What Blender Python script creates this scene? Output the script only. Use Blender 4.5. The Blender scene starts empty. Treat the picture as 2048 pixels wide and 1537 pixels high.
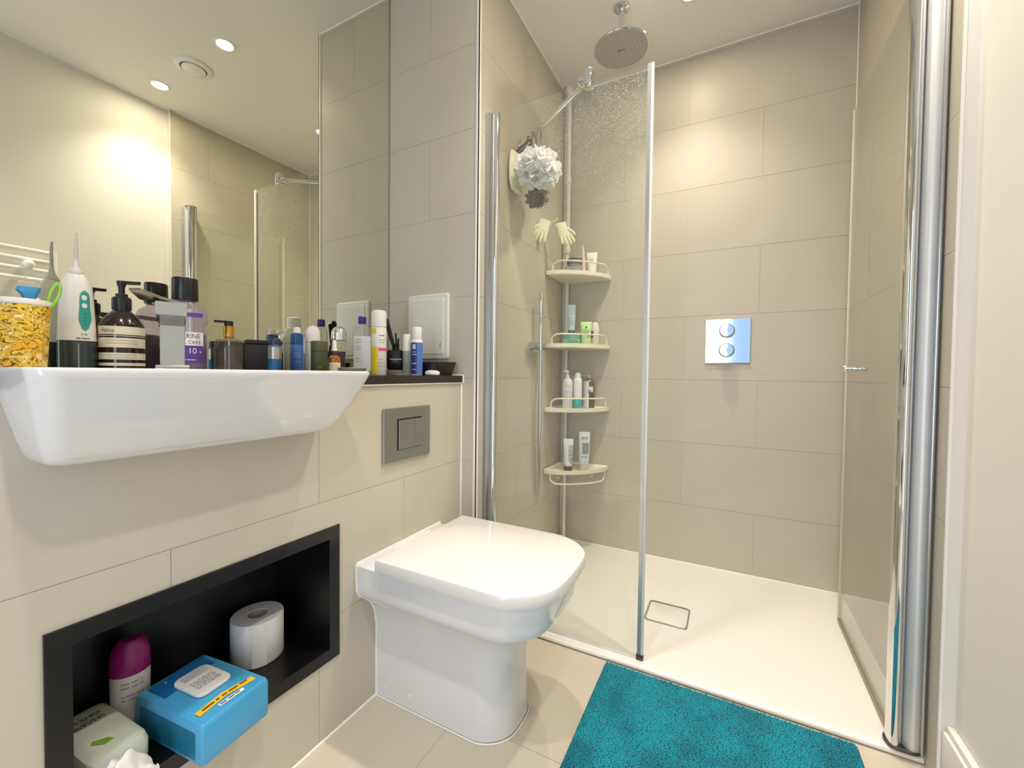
import bpy, bmesh, math, random
from mathutils import Vector, Matrix
random.seed(7)
PI = math.pi
SC = bpy.context.scene
COL = SC.collection

# ---------------------------------------------------------------- camera, world, light, exposure
cam_d = bpy.data.cameras.new('camera')
cam = bpy.data.objects.new('camera', cam_d)
COL.objects.link(cam)
cam_d.sensor_width = 36.0
cam_d.lens = 836.44 * 36.0 / 2048.0
cam_d.clip_start = 0.01
YAW, PITCH, ROLL = math.radians(27.5716), math.radians(1.4305), math.radians(-0.6298)
_f = Vector((-math.sin(YAW)*math.cos(PITCH), math.cos(YAW)*math.cos(PITCH), -math.sin(PITCH)))
_r0 = Vector((math.cos(YAW), math.sin(YAW), 0)); _d0 = _f.cross(_r0)
_r = math.cos(ROLL)*_r0 + math.sin(ROLL)*_d0
_d = -math.sin(ROLL)*_r0 + math.cos(ROLL)*_d0
cam.matrix_world = Matrix(((_r.x, -_d.x, -_f.x, 0), (_r.y, -_d.y, -_f.y, 0), (_r.z, -_d.z, -_f.z, 0.92), (0, 0, 0, 1)))
SC.camera = cam

w = bpy.data.worlds.new('world'); SC.world = w; w.use_nodes = True
w.node_tree.nodes['Background'].inputs[0].default_value = (0.42, 0.64, 0.95, 1)
w.node_tree.nodes['Background'].inputs[1].default_value = 1.1

SC.view_settings.view_transform = 'Standard'
SC.view_settings.look = 'None'
SC.view_settings.gamma = 1.0
SC.view_settings.use_curve_mapping = False
SC.view_settings.exposure = 0.26

LAMP_COL = (1.0, 0.91, 0.81)
SPOT_W = 39.0
DOOR_W = 10.0

def area(name, loc, rot, sx, sy, watts, col):
    l = bpy.data.lights.new(name, 'AREA'); l.shape = 'RECTANGLE'; l.size = sx; l.size_y = sy
    l.energy = watts; l.color = col
    o = bpy.data.objects.new(name, l); COL.objects.link(o); o.location = loc; o.rotation_euler = rot
    return o
area('doorway_daylight', (-0.19, -0.94, 1.03), (PI/2, 0, 0), 0.33, 1.9, DOOR_W, (0.76, 0.86, 1.0))

# ---------------------------------------------------------------- room measurements
XM = -1.235      # mirror face
XB = -0.878      # face of the boxed-in lower wall
XS = -0.814      # shower side wall face
XR = 0.427       # tiled right wall face
YE = 1.250       # near edge of the right wall tiling
XP = 0.452       # painted right wall face
YN = 1.280       # return wall that ends the ledge
YT = 1.322       # front of shower tray
YB = 2.153       # shower back wall
YR = -0.95       # rear wall
ZC = 2.42        # ceiling
ZL = 0.910       # ledge top
ZT = 0.020       # tray top

# ---------------------------------------------------------------- materials
def lin(c):
    out = []
    for v in c:
        v /= 255.0
        out.append(v/12.92 if v <= 0.04045 else ((v+0.055)/1.055)**2.4)
    return (out[0], out[1], out[2], 1)

MATS = {}
def mat(name, rgb, rough=0.5, metal=0.0, spec=0.5, coat=0.0, var=0.04, scale=9.0, bump=0.0, bscale=60.0, sss=0.0, emit=0.0, aniso=None):
    if name in MATS: return MATS[name]
    m = bpy.data.materials.new(name); m.use_nodes = True
    nt = m.node_tree; p = nt.nodes['Principled BSDF']
    c = lin(rgb)
    tc = nt.nodes.new('ShaderNodeTexCoord')
    nz = nt.nodes.new('ShaderNodeTexNoise'); nz.inputs['Scale'].default_value = scale; nz.inputs['Detail'].default_value = 4
    nt.links.new(tc.outputs['Object'], nz.inputs['Vector'])
    mx = nt.nodes.new('ShaderNodeMix'); mx.data_type = 'RGBA'
    mx.inputs[6].default_value = tuple(max(0, v*(1-var)) for v in c[:3]) + (1,)
    mx.inputs[7].default_value = tuple(min(1, v*(1+var)) for v in c[:3]) + (1,)
    nt.links.new(nz.outputs['Fac'], mx.inputs[0])
    nt.links.new(mx.outputs[2], p.inputs['Base Color'])
    p.inputs['Roughness'].default_value = rough
    p.inputs['Metallic'].default_value = metal
    p.inputs['Specular IOR Level'].default_value = spec
    p.inputs['Coat Weight'].default_value = coat
    p.inputs['Coat Roughness'].default_value = 0.05
    if sss:
        p.inputs['Subsurface Weight'].default_value = sss
        p.inputs['Subsurface Scale'].default_value = 0.01
    if bump:
        b = nt.nodes.new('ShaderNodeBump'); b.inputs['Strength'].default_value = bump; b.inputs['Distance'].default_value = 0.001
        n2 = nt.nodes.new('ShaderNodeTexNoise'); n2.inputs['Scale'].default_value = bscale; n2.inputs['Detail'].default_value = 3
        nt.links.new(tc.outputs['Object'], n2.inputs['Vector'])
        nt.links.new(n2.outputs['Fac'], b.inputs['Height']); nt.links.new(b.outputs['Normal'], p.inputs['Normal'])
    if emit:
        p.inputs['Emission Color'].default_value = c; p.inputs['Emission Strength'].default_value = emit
    MATS[name] = m
    return m

def glassmat(name, tint, haze=0.03, haze_rgb=(235, 235, 225), ior=1.45, rough=0.0, patch=None):
    """thin clear sheet or clear plastic: tinted transmission, fresnel reflection and a little surface film"""
    if name in MATS: return MATS[name]
    m = bpy.data.materials.new(name); m.use_nodes = True
    nt = m.node_tree; nt.nodes.clear()
    out = nt.nodes.new('ShaderNodeOutputMaterial')
    tr = nt.nodes.new('ShaderNodeBsdfTransparent'); tr.inputs[0].default_value = tuple(tint) + (1,)
    gl = nt.nodes.new('ShaderNodeBsdfGlossy'); gl.inputs['Roughness'].default_value = rough
    df = nt.nodes.new('ShaderNodeBsdfDiffuse'); df.inputs[0].default_value = lin(haze_rgb)
    lw = nt.nodes.new('ShaderNodeLayerWeight'); lw.inputs[0].default_value = 0.5
    pw = nt.nodes.new('ShaderNodeMath'); pw.operation = 'POWER'; pw.inputs[1].default_value = 5.0
    fr = nt.nodes.new('ShaderNodeMapRange'); f0 = ((ior-1)/(ior+1))**2
    fr.inputs['To Min'].default_value = f0; fr.inputs['To Max'].default_value = 0.9
    nt.links.new(lw.outputs['Facing'], pw.inputs[0]); nt.links.new(pw.outputs[0], fr.inputs['Value'])
    m1 = nt.nodes.new('ShaderNodeMixShader'); m2 = nt.nodes.new('ShaderNodeMixShader')
    nz = nt.nodes.new('ShaderNodeTexNoise'); nz.inputs['Scale'].default_value = 3.0; nz.inputs['Detail'].default_value = 5
    tc = nt.nodes.new('ShaderNodeTexCoord'); nt.links.new(tc.outputs['Object'], nz.inputs['Vector'])
    mr = nt.nodes.new('ShaderNodeMapRange')
    mr.inputs['From Min'].default_value = 0.3; mr.inputs['From Max'].default_value = 0.75
    mr.inputs['To Min'].default_value = haze*0.5; mr.inputs['To Max'].default_value = haze*1.5
    nt.links.new(nz.outputs['Fac'], mr.inputs['Value'])
    nt.links.new(mr.outputs[0], m1.inputs[0]); nt.links.new(tr.outputs[0], m1.inputs[1]); nt.links.new(df.outputs[0], m1.inputs[2])
    nt.links.new(fr.outputs[0], m2.inputs[0]); nt.links.new(m1.outputs[0], m2.inputs[1]); nt.links.new(gl.outputs[0], m2.inputs[2])
    nt.links.new(m2.outputs[0], out.inputs[0])
    MATS[name] = m
    return m

M_TILE = mat('beige_tile', (196, 187, 170), 0.40, spec=0.40, var=0.05, scale=5, bump=0.06, bscale=220)
M_GROUT = mat('grout', (190, 180, 162), 0.85, var=0.06)
M_FTILE = mat('floor_tile', (205, 194, 175), 0.38, spec=0.45, var=0.04, scale=6, bump=0.05, bscale=200)
M_PAINT = mat('white_paint', (226, 221, 212), 0.6, spec=0.3, var=0.015, scale=4, bump=0.05, bscale=120)
M_CEIL = mat('ceiling_paint', (234, 229, 220), 0.75, spec=0.2, var=0.015, scale=3)
M_SEAL = mat('white_sealant', (240, 236, 226), 0.45, var=0.02)
M_TRIMW = mat('white_edge_trim', (236, 232, 224), 0.3, var=0.02)
M_LEDGE = mat('dark_ledge', (46, 38, 35), 0.28, var=0.15, scale=14)
M_BLACK = mat('black_laminate', (15, 14, 15), 0.32, var=0.2, scale=20)
M_CERAM = mat('white_ceramic', (224, 222, 221), 0.07, spec=0.55, coat=0.3, var=0.01)
M_SEATP = mat('white_seat_plastic', (226, 222, 217), 0.16, spec=0.5, var=0.01)
M_TRAY = mat('white_stone_resin', (236, 231, 223), 0.3, var=0.015, scale=3)
M_CHROME = mat('chrome', (225, 227, 230), 0.06, metal=1.0, var=0.02)
M_SATIN = mat('satin_metal', (190, 193, 196), 0.28, metal=1.0, var=0.04)
M_STEEL = mat('brushed_plate', (176, 178, 178), 0.34, metal=1.0, var=0.06, scale=4)
M_DKMETAL = mat('dark_grey_metal', (95, 92, 90), 0.35, metal=0.9)
M_TAP = mat('tap_chrome', (186, 188, 187), 0.16, metal=1.0, var=0.03)
M_MIRROR = mat('mirror_silver', (232, 233, 219), 0.0, metal=1.0, var=0.0)
M_WPLAST = mat('white_plastic', (226, 222, 213), 0.35, var=0.02)
M_CREAM = mat('cream_plastic', (235, 228, 206), 0.4, var=0.02)
M_BLKP = mat('black_plastic', (20, 19, 20), 0.3, var=0.2)
M_DARKPRINT = mat('dark_print', (60, 58, 60), 0.6)
M_GREYPRINT = mat('grey_print', (140, 140, 140), 0.6)
M_WPRINT = mat('white_print', (240, 240, 238), 0.5)
M_SHADOWGAP = mat('shadow_gap', (30, 30, 30), 0.8)
M_GLASS = glassmat('screen_glass', (0.972, 0.984, 0.966), haze=0.03, haze_rgb=(232, 232, 218), ior=1.35)
M_CLEAR = glassmat('clear_plastic', (0.93, 0.93, 0.92), haze=0.10)
M_WATERDROP = glassmat('dried_droplets', (0.95, 0.95, 0.95), haze=0.30, haze_rgb=(245, 245, 238), ior=1.33)
M_LAMP = mat('lamp_lens', (255, 240, 214), 0.4, emit=190.0, var=0.0)

# ---------------------------------------------------------------- mesh helpers
class MB:
    def __init__(s): s.v = []; s.f = []
    def add(s, vs, fs):
        b = len(s.v); s.v += [tuple(p) for p in vs]; s.f += [tuple(i+b for i in q) for q in fs]
        return s
    def box(s, a, b, bev=0.0, seg=2):
        x0, x1 = sorted((a[0], b[0])); y0, y1 = sorted((a[1], b[1])); z0, z1 = sorted((a[2], b[2]))
        if bev <= 0:
            return s.add([(x0,y0,z0),(x1,y0,z0),(x1,y1,z0),(x0,y1,z0),(x0,y0,z1),(x1,y0,z1),(x1,y1,z1),(x0,y1,z1)],
                         [(0,3,2,1),(4,5,6,7),(0,1,5,4),(1,2,6,5),(2,3,7,6),(3,0,4,7)])
        bm = bmesh.new(); bmesh.ops.create_cube(bm, size=1.0)
        for v in bm.verts: v.co = Vector(((x0+x1)/2+v.co.x*(x1-x0), (y0+y1)/2+v.co.y*(y1-y0), (z0+z1)/2+v.co.z*(z1-z0)))
        bmesh.ops.bevel(bm, geom=bm.edges[:], offset=bev, segments=seg, affect='EDGES', profile=0.5)
        return s.bm(bm)
    def bm(s, bm):
        bm.verts.index_update()
        s.add([v.co[:] for v in bm.verts], [[v.index for v in f.verts] for f in bm.faces]); bm.free(); return s
    def loft(s, rings, cap0=True, cap1=True, closed=True):
        b = len(s.v); n = len(rings[0])
        for r in rings: s.v += [tuple(p) for p in r]
        for i in range(len(rings)-1):
            for j in range(n if closed else n-1):
                k = (j+1) % n
                s.f.append((b+i*n+j, b+i*n+k, b+(i+1)*n+k, b+(i+1)*n+j))
        if cap0: s.f.append(tuple(b+j for j in reversed(range(n))))
        if cap1: s.f.append(tuple(b+(len(rings)-1)*n+j for j in range(n)))
        return s
    def lathe(s, prof, c=(0,0,0), n=32, sx=1.0, sy=1.0, cap0=True, cap1=True):
        rings = [[(c[0]+r*sx*math.cos(2*PI*j/n), c[1]+r*sy*math.sin(2*PI*j/n), c[2]+z) for j in range(n)] for r, z in prof]
        return s.loft(rings, cap0, cap1)
    def tube(s, pts, r, n=10, cap=True):
        P = [Vector(p) for p in pts]; m = len(P)
        R = r if isinstance(r, (list, tuple)) else [r]*m
        rings = []; up = None
        for i in range(m):
            t = (P[min(i+1, m-1)] - P[max(i-1, 0)]).normalized()
            if up is None:
                a = Vector((0,0,1)) if abs(t.z) < 0.9 else Vector((1,0,0))
                up = t.cross(a).normalized()
            up = (up - t*up.dot(t)).normalized(); bi = t.cross(up)
            rings.append([P[i] + R[i]*(math.cos(2*PI*j/n)*up + math.sin(2*PI*j/n)*bi) for j in range(n)])
        return s.loft(rings, cap, cap)
    def prism(s, out, z0, z1, bev=0.0):
        if bev > 0:
            cx = sum(p[0] for p in out)/len(out); cy = sum(p[1] for p in out)/len(out)
            def ins(d):
                res = []
                for x, y in out:
                    L = math.hypot(x-cx, y-cy) or 1
                    res.append((x-(x-cx)/L*d, y-(y-cy)/L*d))
                return res
            i1 = ins(bev*0.3); i2 = ins(bev)
            return s.loft([[(x,y,z0) for x,y in i2], [(x,y,z0+bev*0.35) for x,y in i1], [(x,y,z0+bev) for x,y in out],
                           [(x,y,z1-bev) for x,y in out], [(x,y,z1-bev*0.35) for x,y in i1], [(x,y,z1) for x,y in i2]])
        return s.loft([[(x,y,z0) for x,y in out], [(x,y,z1) for x,y in out]])
    def ball(s, c, r, n=16, sx=1, sy=1, sz=1):
        k = n//2
        prof = [(max(1e-5, r*math.sin(PI*i/k)), -r*math.cos(PI*i/k)*sz) for i in range(k+1)]
        return s.lathe(prof, c, n, sx, sy)
    def move(s, off=(0,0,0), rz=0.0, rx=0.0, ry=0.0):
        M = Matrix.Translation(off) @ Matrix.Rotation(rz,4,'Z') @ Matrix.Rotation(ry,4,'Y') @ Matrix.Rotation(rx,4,'X')
        s.v = [tuple(M @ Vector(p)) for p in s.v]; return s
    def mesh(s, name, m, smooth=True, ang=38):
        me = bpy.data.meshes.new(name); me.from_pydata(s.v, [], s.f); me.materials.append(m)
        bm = bmesh.new(); bm.from_mesh(me); bmesh.ops.recalc_face_normals(bm, faces=bm.faces[:]); bm.to_mesh(me); bm.free()
        if smooth:
            me.polygons.foreach_set('use_smooth', [True]*len(me.polygons))
            me.set_sharp_from_angle(angle=math.radians(ang))
        me.update(); return me

def rrect(w_, d_, r, n=5, cx=0, cy=0):
    r = min(r, w_/2-1e-5, d_/2-1e-5); pts = []
    for qx, qy, a0 in ((1,1,0), (-1,1,PI/2), (-1,-1,PI), (1,-1,3*PI/2)):
        for i in range(n+1):
            a = a0 + PI/2*i/n
            pts.append((cx+qx*(w_/2-r)+r*math.cos(a), cy+qy*(d_/2-r)+r*math.sin(a)))
    return pts

def link(name, me, parent=None, label=None, kind=None):
    o = bpy.data.objects.new(name, me); COL.objects.link(o)
    if parent: o.parent = parent
    if label: o['label'] = label
    if kind: o['kind'] = kind
    return o
def part(name, mb, m, parent, label=None, kind=None, smooth=True, ang=38):
    return link(name, mb.mesh(name, m, smooth, ang), parent, label, kind)
def struct(name, mb, m, smooth=False):
    o = link(name, mb.mesh(name, m, smooth)); o['kind'] = 'structure'; return o
def thing(name, label, cat, loc=(0,0,0), rz=0.0, group=None):
    o = bpy.data.objects.new(name, None); COL.objects.link(o); o.empty_display_size = 0.05
    o.location = loc; o.rotation_euler = (0,0,rz); o['label'] = label; o['category'] = cat
    if group: o['group'] = group
    return o
def face_cam(x, y, turn=0.0):
    """rotation about z that turns a thing's front (-y) towards the room centre where one stands"""
    return math.atan2(-y, -x) + PI/2 + turn

FONT_CACHE = {}
def text_verts(s, size, align='CENTER'):
    cu = bpy.data.curves.new('lettering', 'FONT'); cu.body = s; cu.size = size; cu.align_x = align; cu.align_y = 'CENTER'
    cu.resolution_u = 3
    o = bpy.data.objects.new('lettering', cu); COL.objects.link(o)
    dg = bpy.context.evaluated_depsgraph_get()
    me = bpy.data.meshes.new_from_object(o.evaluated_get(dg))
    vs = [v.co[:] for v in me.vertices]; fs = [tuple(p.vertices) for p in me.polygons]
    bpy.data.objects.remove(o); bpy.data.curves.remove(cu); bpy.data.meshes.remove(me)
    return vs, fs
def lettering(s, size, fn, m, parent, sx=1.0, align='CENTER', name='lettering'):
    vs, fs = text_verts(s, size, align)
    mb = MB(); mb.add([fn(x*sx, y) for x, y, _ in vs], fs)
    me = bpy.data.meshes.new(name); me.from_pydata(mb.v, [], mb.f); me.materials.append(m); me.update()
    return link(name, me, parent)
def cyl(r, zc, a0=0.0, eps=0.0006, sy=1.0):
    """maps flat label coordinates onto the front of a round (or elliptical) body"""
    def fn(x, y):
        a = a0 + x/r
        return (math.sin(a)*(r+eps), -math.cos(a)*(r*sy+eps), zc+y)
    return fn
def flat(y0, zc, x0=0.0):
    return lambda x, y: (x0+x, y0, zc+y)
def shell(r, z0, z1, a0, a1, n=16, sy=1.0, eps=0.0004):
    mb = MB(); vs = []
    for i in range(n+1):
        a = a0+(a1-a0)*i/n
        vs += [(math.sin(a)*(r+eps), -math.cos(a)*(r*sy+eps), z0), (math.sin(a)*(r+eps), -math.cos(a)*(r*sy+eps), z1)]
    mb.add(vs, [(2*i, 2*i+2, 2*i+3, 2*i+1) for i in range(n)]); return mb
def dashes(fn, rows, wid, h, m, parent, name='small_print', seed=1):
    """rows of unreadable small print as short strokes"""
    rnd = random.Random(seed); mb = MB()
    for yr in rows:
        x = -wid/2
        while x < wid/2 - h:
            L = rnd.uniform(1.2, 4.5)*h; L = min(L, wid/2-x)
            n = max(1, int(L/0.004))
            for k in range(n):
                xa = x+L*k/n; xb = x+L*(k+1)/n
                mb.add([fn(xa, yr-h/2), fn(xb, yr-h/2), fn(xb, yr+h/2), fn(xa, yr+h/2)], [(0,1,2,3)])
            x += L + rnd.uniform(0.6, 1.1)*h
    me = bpy.data.meshes.new(name); me.from_pydata(mb.v, [], mb.f); me.materials.append(m); me.update()
    return link(name, me, parent, kind='stuff')

# ---------------------------------------------------------------- tiles
TILE_T = 0.0014; GAP = 0.0012
TILE_CACHE = {}
def cut(rects, hole):
    out = []
    hu0, hu1, hz0, hz1 = hole
    for u0, u1, z0, z1 in rects:
        if hu0 >= u1 or hu1 <= u0 or hz0 >= z1 or hz1 <= z0: out.append((u0,u1,z0,z1)); continue
        if hu0 > u0: out.append((u0, hu0, z0, z1))
        if hu1 < u1: out.append((hu1, u1, z0, z1))
        a, b = max(u0, hu0), min(u1, hu1)
        if hz0 > z0: out.append((a, b, z0, hz0))
        if hz1 < z1: out.append((a, b, hz1, z1))
    return out
def tiles(parent, axis, face, sign, u0, u1, z0, z1, off, m=M_TILE, tw=0.6, th=0.3, holes=(), zoff=0.0):
    """axis 'x': wall plane x=face, u runs along y; 'y': plane y=face, u along x; 'z': floor, u=x, rows=y"""
    r0 = math.floor((z0-zoff)/th)
    r = r0
    while zoff + r*th < z1 - 1e-6:
        a, b = max(z0, zoff+r*th), min(z1, zoff+(r+1)*th)
        o = off(r); k = math.floor((u0-o)/tw)
        while o + k*tw < u1 - 1e-6:
            c, d = max(u0, o+k*tw), min(u1, o+(k+1)*tw)
            k += 1
            if 0 < u1-d < 0.05: d = u1; k += 1
            if d-c < 0.008 or b-a < 0.008: continue
            rs = [(c+GAP/2, d-GAP/2, a+GAP/2, b-GAP/2)]
            for h in holes: rs = cut(rs, h)
            if not rs: continue
            bu, bz = c, a
            key = (axis, sign, m.name, tuple(tuple(round(q, 4) for q in (e[0]-bu, e[1]-bu, e[2]-bz, e[3]-bz)) for e in rs))
            me = TILE_CACHE.get(key)
            if me is None:
                mb = MB()
                for e in rs:
                    p, q, s, t = e[0]-bu, e[1]-bu, e[2]-bz, e[3]-bz
                    th_ = -sign*TILE_T
                    if axis == 'x': mb.box((0,p,s), (th_,q,t))
                    elif axis == 'y': mb.box((p,0,s), (q,th_,t))
                    else: mb.box((p,s,0), (q,t,th_))
                me = mb.mesh('tile', m, smooth=False); TILE_CACHE[key] = me
            t_ = link('tile', me, parent)
            t_.location = (face, bu, bz) if axis == 'x' else ((bu, face, bz) if axis == 'y' else (bu, bz, face))
        r += 1
def alt(a, b): return lambda r: a if r % 2 == 0 else b

# ---------------------------------------------------------------- room shell
# floor
fl = struct('floor', MB().box((-1.35, YR-0.1, -0.1), (0.6, YB+0.1, -TILE_T)), M_GROUT)
tiles(fl, 'z', 0.0, 1, XB+0.001, XP-0.001, YR+0.01, YT+0.02, alt(-0.63, -0.33), M_FTILE, tw=0.6, th=0.6, zoff=0.312)
# ceiling
struct('ceiling', MB().box((-1.35, YR-0.1, ZC), (0.6, YB+0.1, ZC+0.1)), M_CEIL)
# upper left wall behind the mirror
struct('wall_left', MB().box((-1.34, YR, 0), (XM-0.008, YN+0.02, ZC)), M_PAINT)
# boxed-in lower wall with niche and basin cut-outs
NY0, NY1, NZ0, NZ1 = 0.216, 0.735, 0.195, 0.532
NOTCH = [(0.177, 0.690, 0.900, 0.95), (0.184, 0.686, 0.870, 0.90), (0.190, 0.676, 0.835, 0.87), (0.199, 0.662, 0.808, 0.835), (0.208, 0.644, 0.790, 0.808)]
NICHE_HOLE = (NY0+0.004, NY1-0.004, NZ0+0.004, NZ1-0.004)
bx = MB(); xi0, xi1 = XB-0.05, XB-TILE_T
solid = [(YR, YN, 0.0, 0.886)]
for h_ in [NICHE_HOLE]+NOTCH: solid = cut(solid, h_)
for e in solid:
    bx.box((xi0, e[0], e[2]), (xi1, e[1], e[3]))
wb = struct('wall_boxing', bx, M_GROUT)
tiles(wb, 'x', XB, 1, YR, YN-0.001, 0.0, 0.884, alt(0.677, 0.374), holes=[NICHE_HOLE]+NOTCH)
# return wall and shower side wall are one solid corner
ws = struct('wall_shower', MB().box((-1.34, YN+TILE_T, 0), (XS-TILE_T, YB+0.1, ZC)), M_GROUT)
tiles(ws, 'y', YN, -1, XM-0.008, XS-0.004, 0.0, ZC-0.001, alt(-0.732, -1.032), holes=((-1.4, XB, 0.0, ZL-0.001),))
tiles(ws, 'x', XS, 1, YN+0.004, YB-0.001, 0.0, ZC-0.001, alt(1.68, 1.38))
wk = struct('wall_back', MB().box((XS-0.1, YB+TILE_T, 0), (0.6, YB+0.1, ZC)), M_GROUT)
tiles(wk, 'y', YB, -1, XS+0.001, XR-0.001, 0.0, ZC-0.001, alt(0.105, -0.2))
wr = struct('wall_right', MB().box((XR+TILE_T, YE, 0), (0.6, YB+0.1, ZC)), M_GROUT)
tiles(wr, 'x', XR, -1, YE, YB-0.001, 0.0, ZC-0.001, alt(1.75, 1.45))
struct('wall_right_painted', MB().box((XP, YR-0.1, 0), (0.6, YE, ZC)), M_PAINT)
# rear wall with the open doorway the photograph was taken from
re_ = MB().box((-1.35, YR-0.1, 0), (-0.36, YR, ZC)).box((0.40, YR-0.1, 0), (0.6, YR, ZC)).box((-0.36, YR-0.1, 2.0), (0.40, YR, ZC))
struct('wall_rear', re_, M_PAINT)
struct('trim_1', MB().box((-0.41, YR-0.001, 0), (-0.36, YR+0.014, 2.05)).box((0.40, YR-0.001, 0), (0.45, YR+0.014, 2.05)).box((-0.36, YR-0.001, 2.0), (0.40, YR+0.014, 2.05)), M_TRIMW)
# white tile edge profile up the corner of the return wall
struct('trim_2', MB().box((XS-0.010, YN-0.0025, 0), (XS+0.0025, YN+0.0005, ZC)).box((XS-0.0005, YN-0.0025, 0), (XS+0.0025, YN+0.012, ZC)), M_TRIMW)
# tile edge profile and plaster return on the right wall
struct('trim_3', MB().box((XR-0.002, YE-0.003, 0), (XR+0.003, YE+0.001, ZC)), M_TRIMW)
struct('wall_right_return', MB().box((XR+0.003, YE-0.002, 0), (XP+0.004, YE+0.004, ZC)), M_PAINT)
struct('baseboard_right', MB().box((0.431, YR, 0), (XP, YE-0.003, 0.142), 0.003).box((0.437, YR, 0.138), (XP, YE-0.003, 0.156), 0.004), M_TRIMW, smooth=True)
# sealant lines
def bead(name, pts, r=0.0035):
    mb = MB()
    for a, b in pts: mb.tube([a, b], r, 8)
    o = struct(name, mb, M_SEAL, smooth=True)
bead('trim_4', [((XB, YR, 0.001), (XB, YN, 0.001)), ((XB, YN, 0.0), (XB, YN, 0.886))], 0.0035)
bead('trim_5', [((XS, YB, ZT), (XS, YB, ZC)), ((XR, YB, ZT), (XR, YB, ZC))], 0.003)
bead('trim_6', [((XS, YB, ZC), (XR, YB, ZC)), ((XS, YN, ZC), (XS, YB, ZC)), ((XM, YN, ZC), (XS, YN, ZC)), ((XR, YN, ZC), (XR, YB, ZC))], 0.004)
bead('trim_7', [((XB+0.004, YN-0.002, 0.9), (XB+0.008, YN-0.002, 0.9))], 0.002)

# ---------------------------------------------------------------- mirror
t = thing('wall_mirror', 'large frameless mirror above the ledge, reaching the ceiling', 'mirror', (XM, 0, ZL))
part('mirror_glass', MB().box((-0.006, YR+0.02, 0.002), (0, YN-0.006, ZC-ZL-0.003)), M_MIRROR, t, smooth=False)
part('edge_strip', MB().box((-0.006, YN-0.0055, 0.002), (0.001, YN-0.001, ZC-ZL-0.003)), M_SATIN, t, label='thin grey edge strip', smooth=False)

# ---------------------------------------------------------------- ledge
t = thing('ledge_top', 'dark brown ledge board running under the mirror behind the basin', 'shelf', (0, 0, 0))
lb = MB()
XLF = XB+0.006
lb.box((XM-0.008, YR+0.002, 0.886), (-1.145, YN-0.001, ZL), 0).box((-1.145, YR+0.002, 0.886), (XLF, 0.165, ZL)).box((-1.145, 0.712, 0.886), (XLF, YN-0.001, ZL))
part('board', lb, M_LEDGE, t, smooth=False)
part('sealant_line', MB().tube([(XLF-0.003, 0.67, 0.8845), (XLF-0.003, YN-0.003, 0.8845)], 0.0028, 8)
     .tube([(XLF+0.002, YN-0.002, 0.885), (XLF+0.002, YN-0.002, ZL+0.002)], 0.0028, 8).tube([(XLF+0.002, YN-0.002, ZL+0.001), (XM+0.05, YN-0.002, ZL+0.001)], 0.0025, 8), M_SEAL, t, label='white sealant line')

# ---------------------------------------------------------------- niche
t = thing('recessed_niche', 'black framed storage niche set into the wall under the basin', 'niche', (XB, 0, 0))
F = 0.030; ND = 0.215
fr = MB().box((-0.012, NY0, NZ0), (0.004, NY0+F, NZ1), 0.0005, 1).box((-0.012, NY1-F, NZ0), (0.004, NY1, NZ1), 0.0005, 1)
fr.box((-0.012, NY0+F-0.001, NZ1-F), (0.004, NY1-F+0.001, NZ1), 0.0005, 1).box((-0.012, NY0+F-0.001, NZ0), (0.004, NY1-F+0.001, NZ0+F), 0.0005, 1)
part('frame', fr, M_BLACK, t)
i0, i1, j0, j1 = NY0+F, NY1-F, NZ0+F, NZ1-F
part('back_panel', MB().box((-ND, i0-0.012, j0-0.012), (-ND+0.01, i1+0.012, j1+0.012)), M_BLACK, t, smooth=False)
part('side_panel', MB().box((-ND, i0-0.012, j0-0.012), (-0.012, i0, j1+0.012)), M_BLACK, t, smooth=False)
part('side_panel', MB().box((-ND, i1, j0-0.012), (-0.012, i1+0.012, j1+0.012)), M_BLACK, t, smooth=False)
part('top_panel', MB().box((-ND, i0, j1), (-0.012, i1, j1+0.012)), M_BLACK, t, smooth=False)
part('bottom_panel', MB().box((-ND, i0, j0-0.012), (-0.012, i1, j0)), M_BLACK, t, smooth=False)
ZNF = NZ0+F

# ---------------------------------------------------------------- basin
def d_ring(xb, xf, y0, y1, z, rc, n=8, bulge=0.0):
    """D-shaped outline: straight back at xb, front at xf with rounded corners"""
    hw = (y1-y0)/2; yc = (y0+y1)/2; rc = min(rc, hw*0.98)
    pts = [(xb, y0), (xb+(xf-rc-xb)*0.5, y0)]
    for i in range(n+1):
        a = -PI/2 + PI/2*i/n
        pts.append((xf-rc+rc*math.cos(a), y0+rc+rc*math.sin(a)))
    for i in range(1, 6):
        pts.append((xf, y0+rc+(2*hw-2*rc)*i/6))
    for i in range(n+1):
        a = PI/2*i/n
        pts.append((xf-rc+rc*math.cos(a), y1-rc+rc*math.sin(a)))
    pts += [(xb+(xf-rc-xb)*0.5, y1), (xb, y1)]
    out = []
    for x, y in pts:
        k = max(0.0, min(1.0, (x-xb)/(xf-xb)))
        out.append((x - bulge*k*((y-yc)/hw)**2, y, z))
    return out
t = thing('wash_basin', 'white semi-recessed ceramic wash basin set in the wall below the mirror', 'basin', (0, 0, 0))
rings = []
ZR = 0.9215
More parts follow.
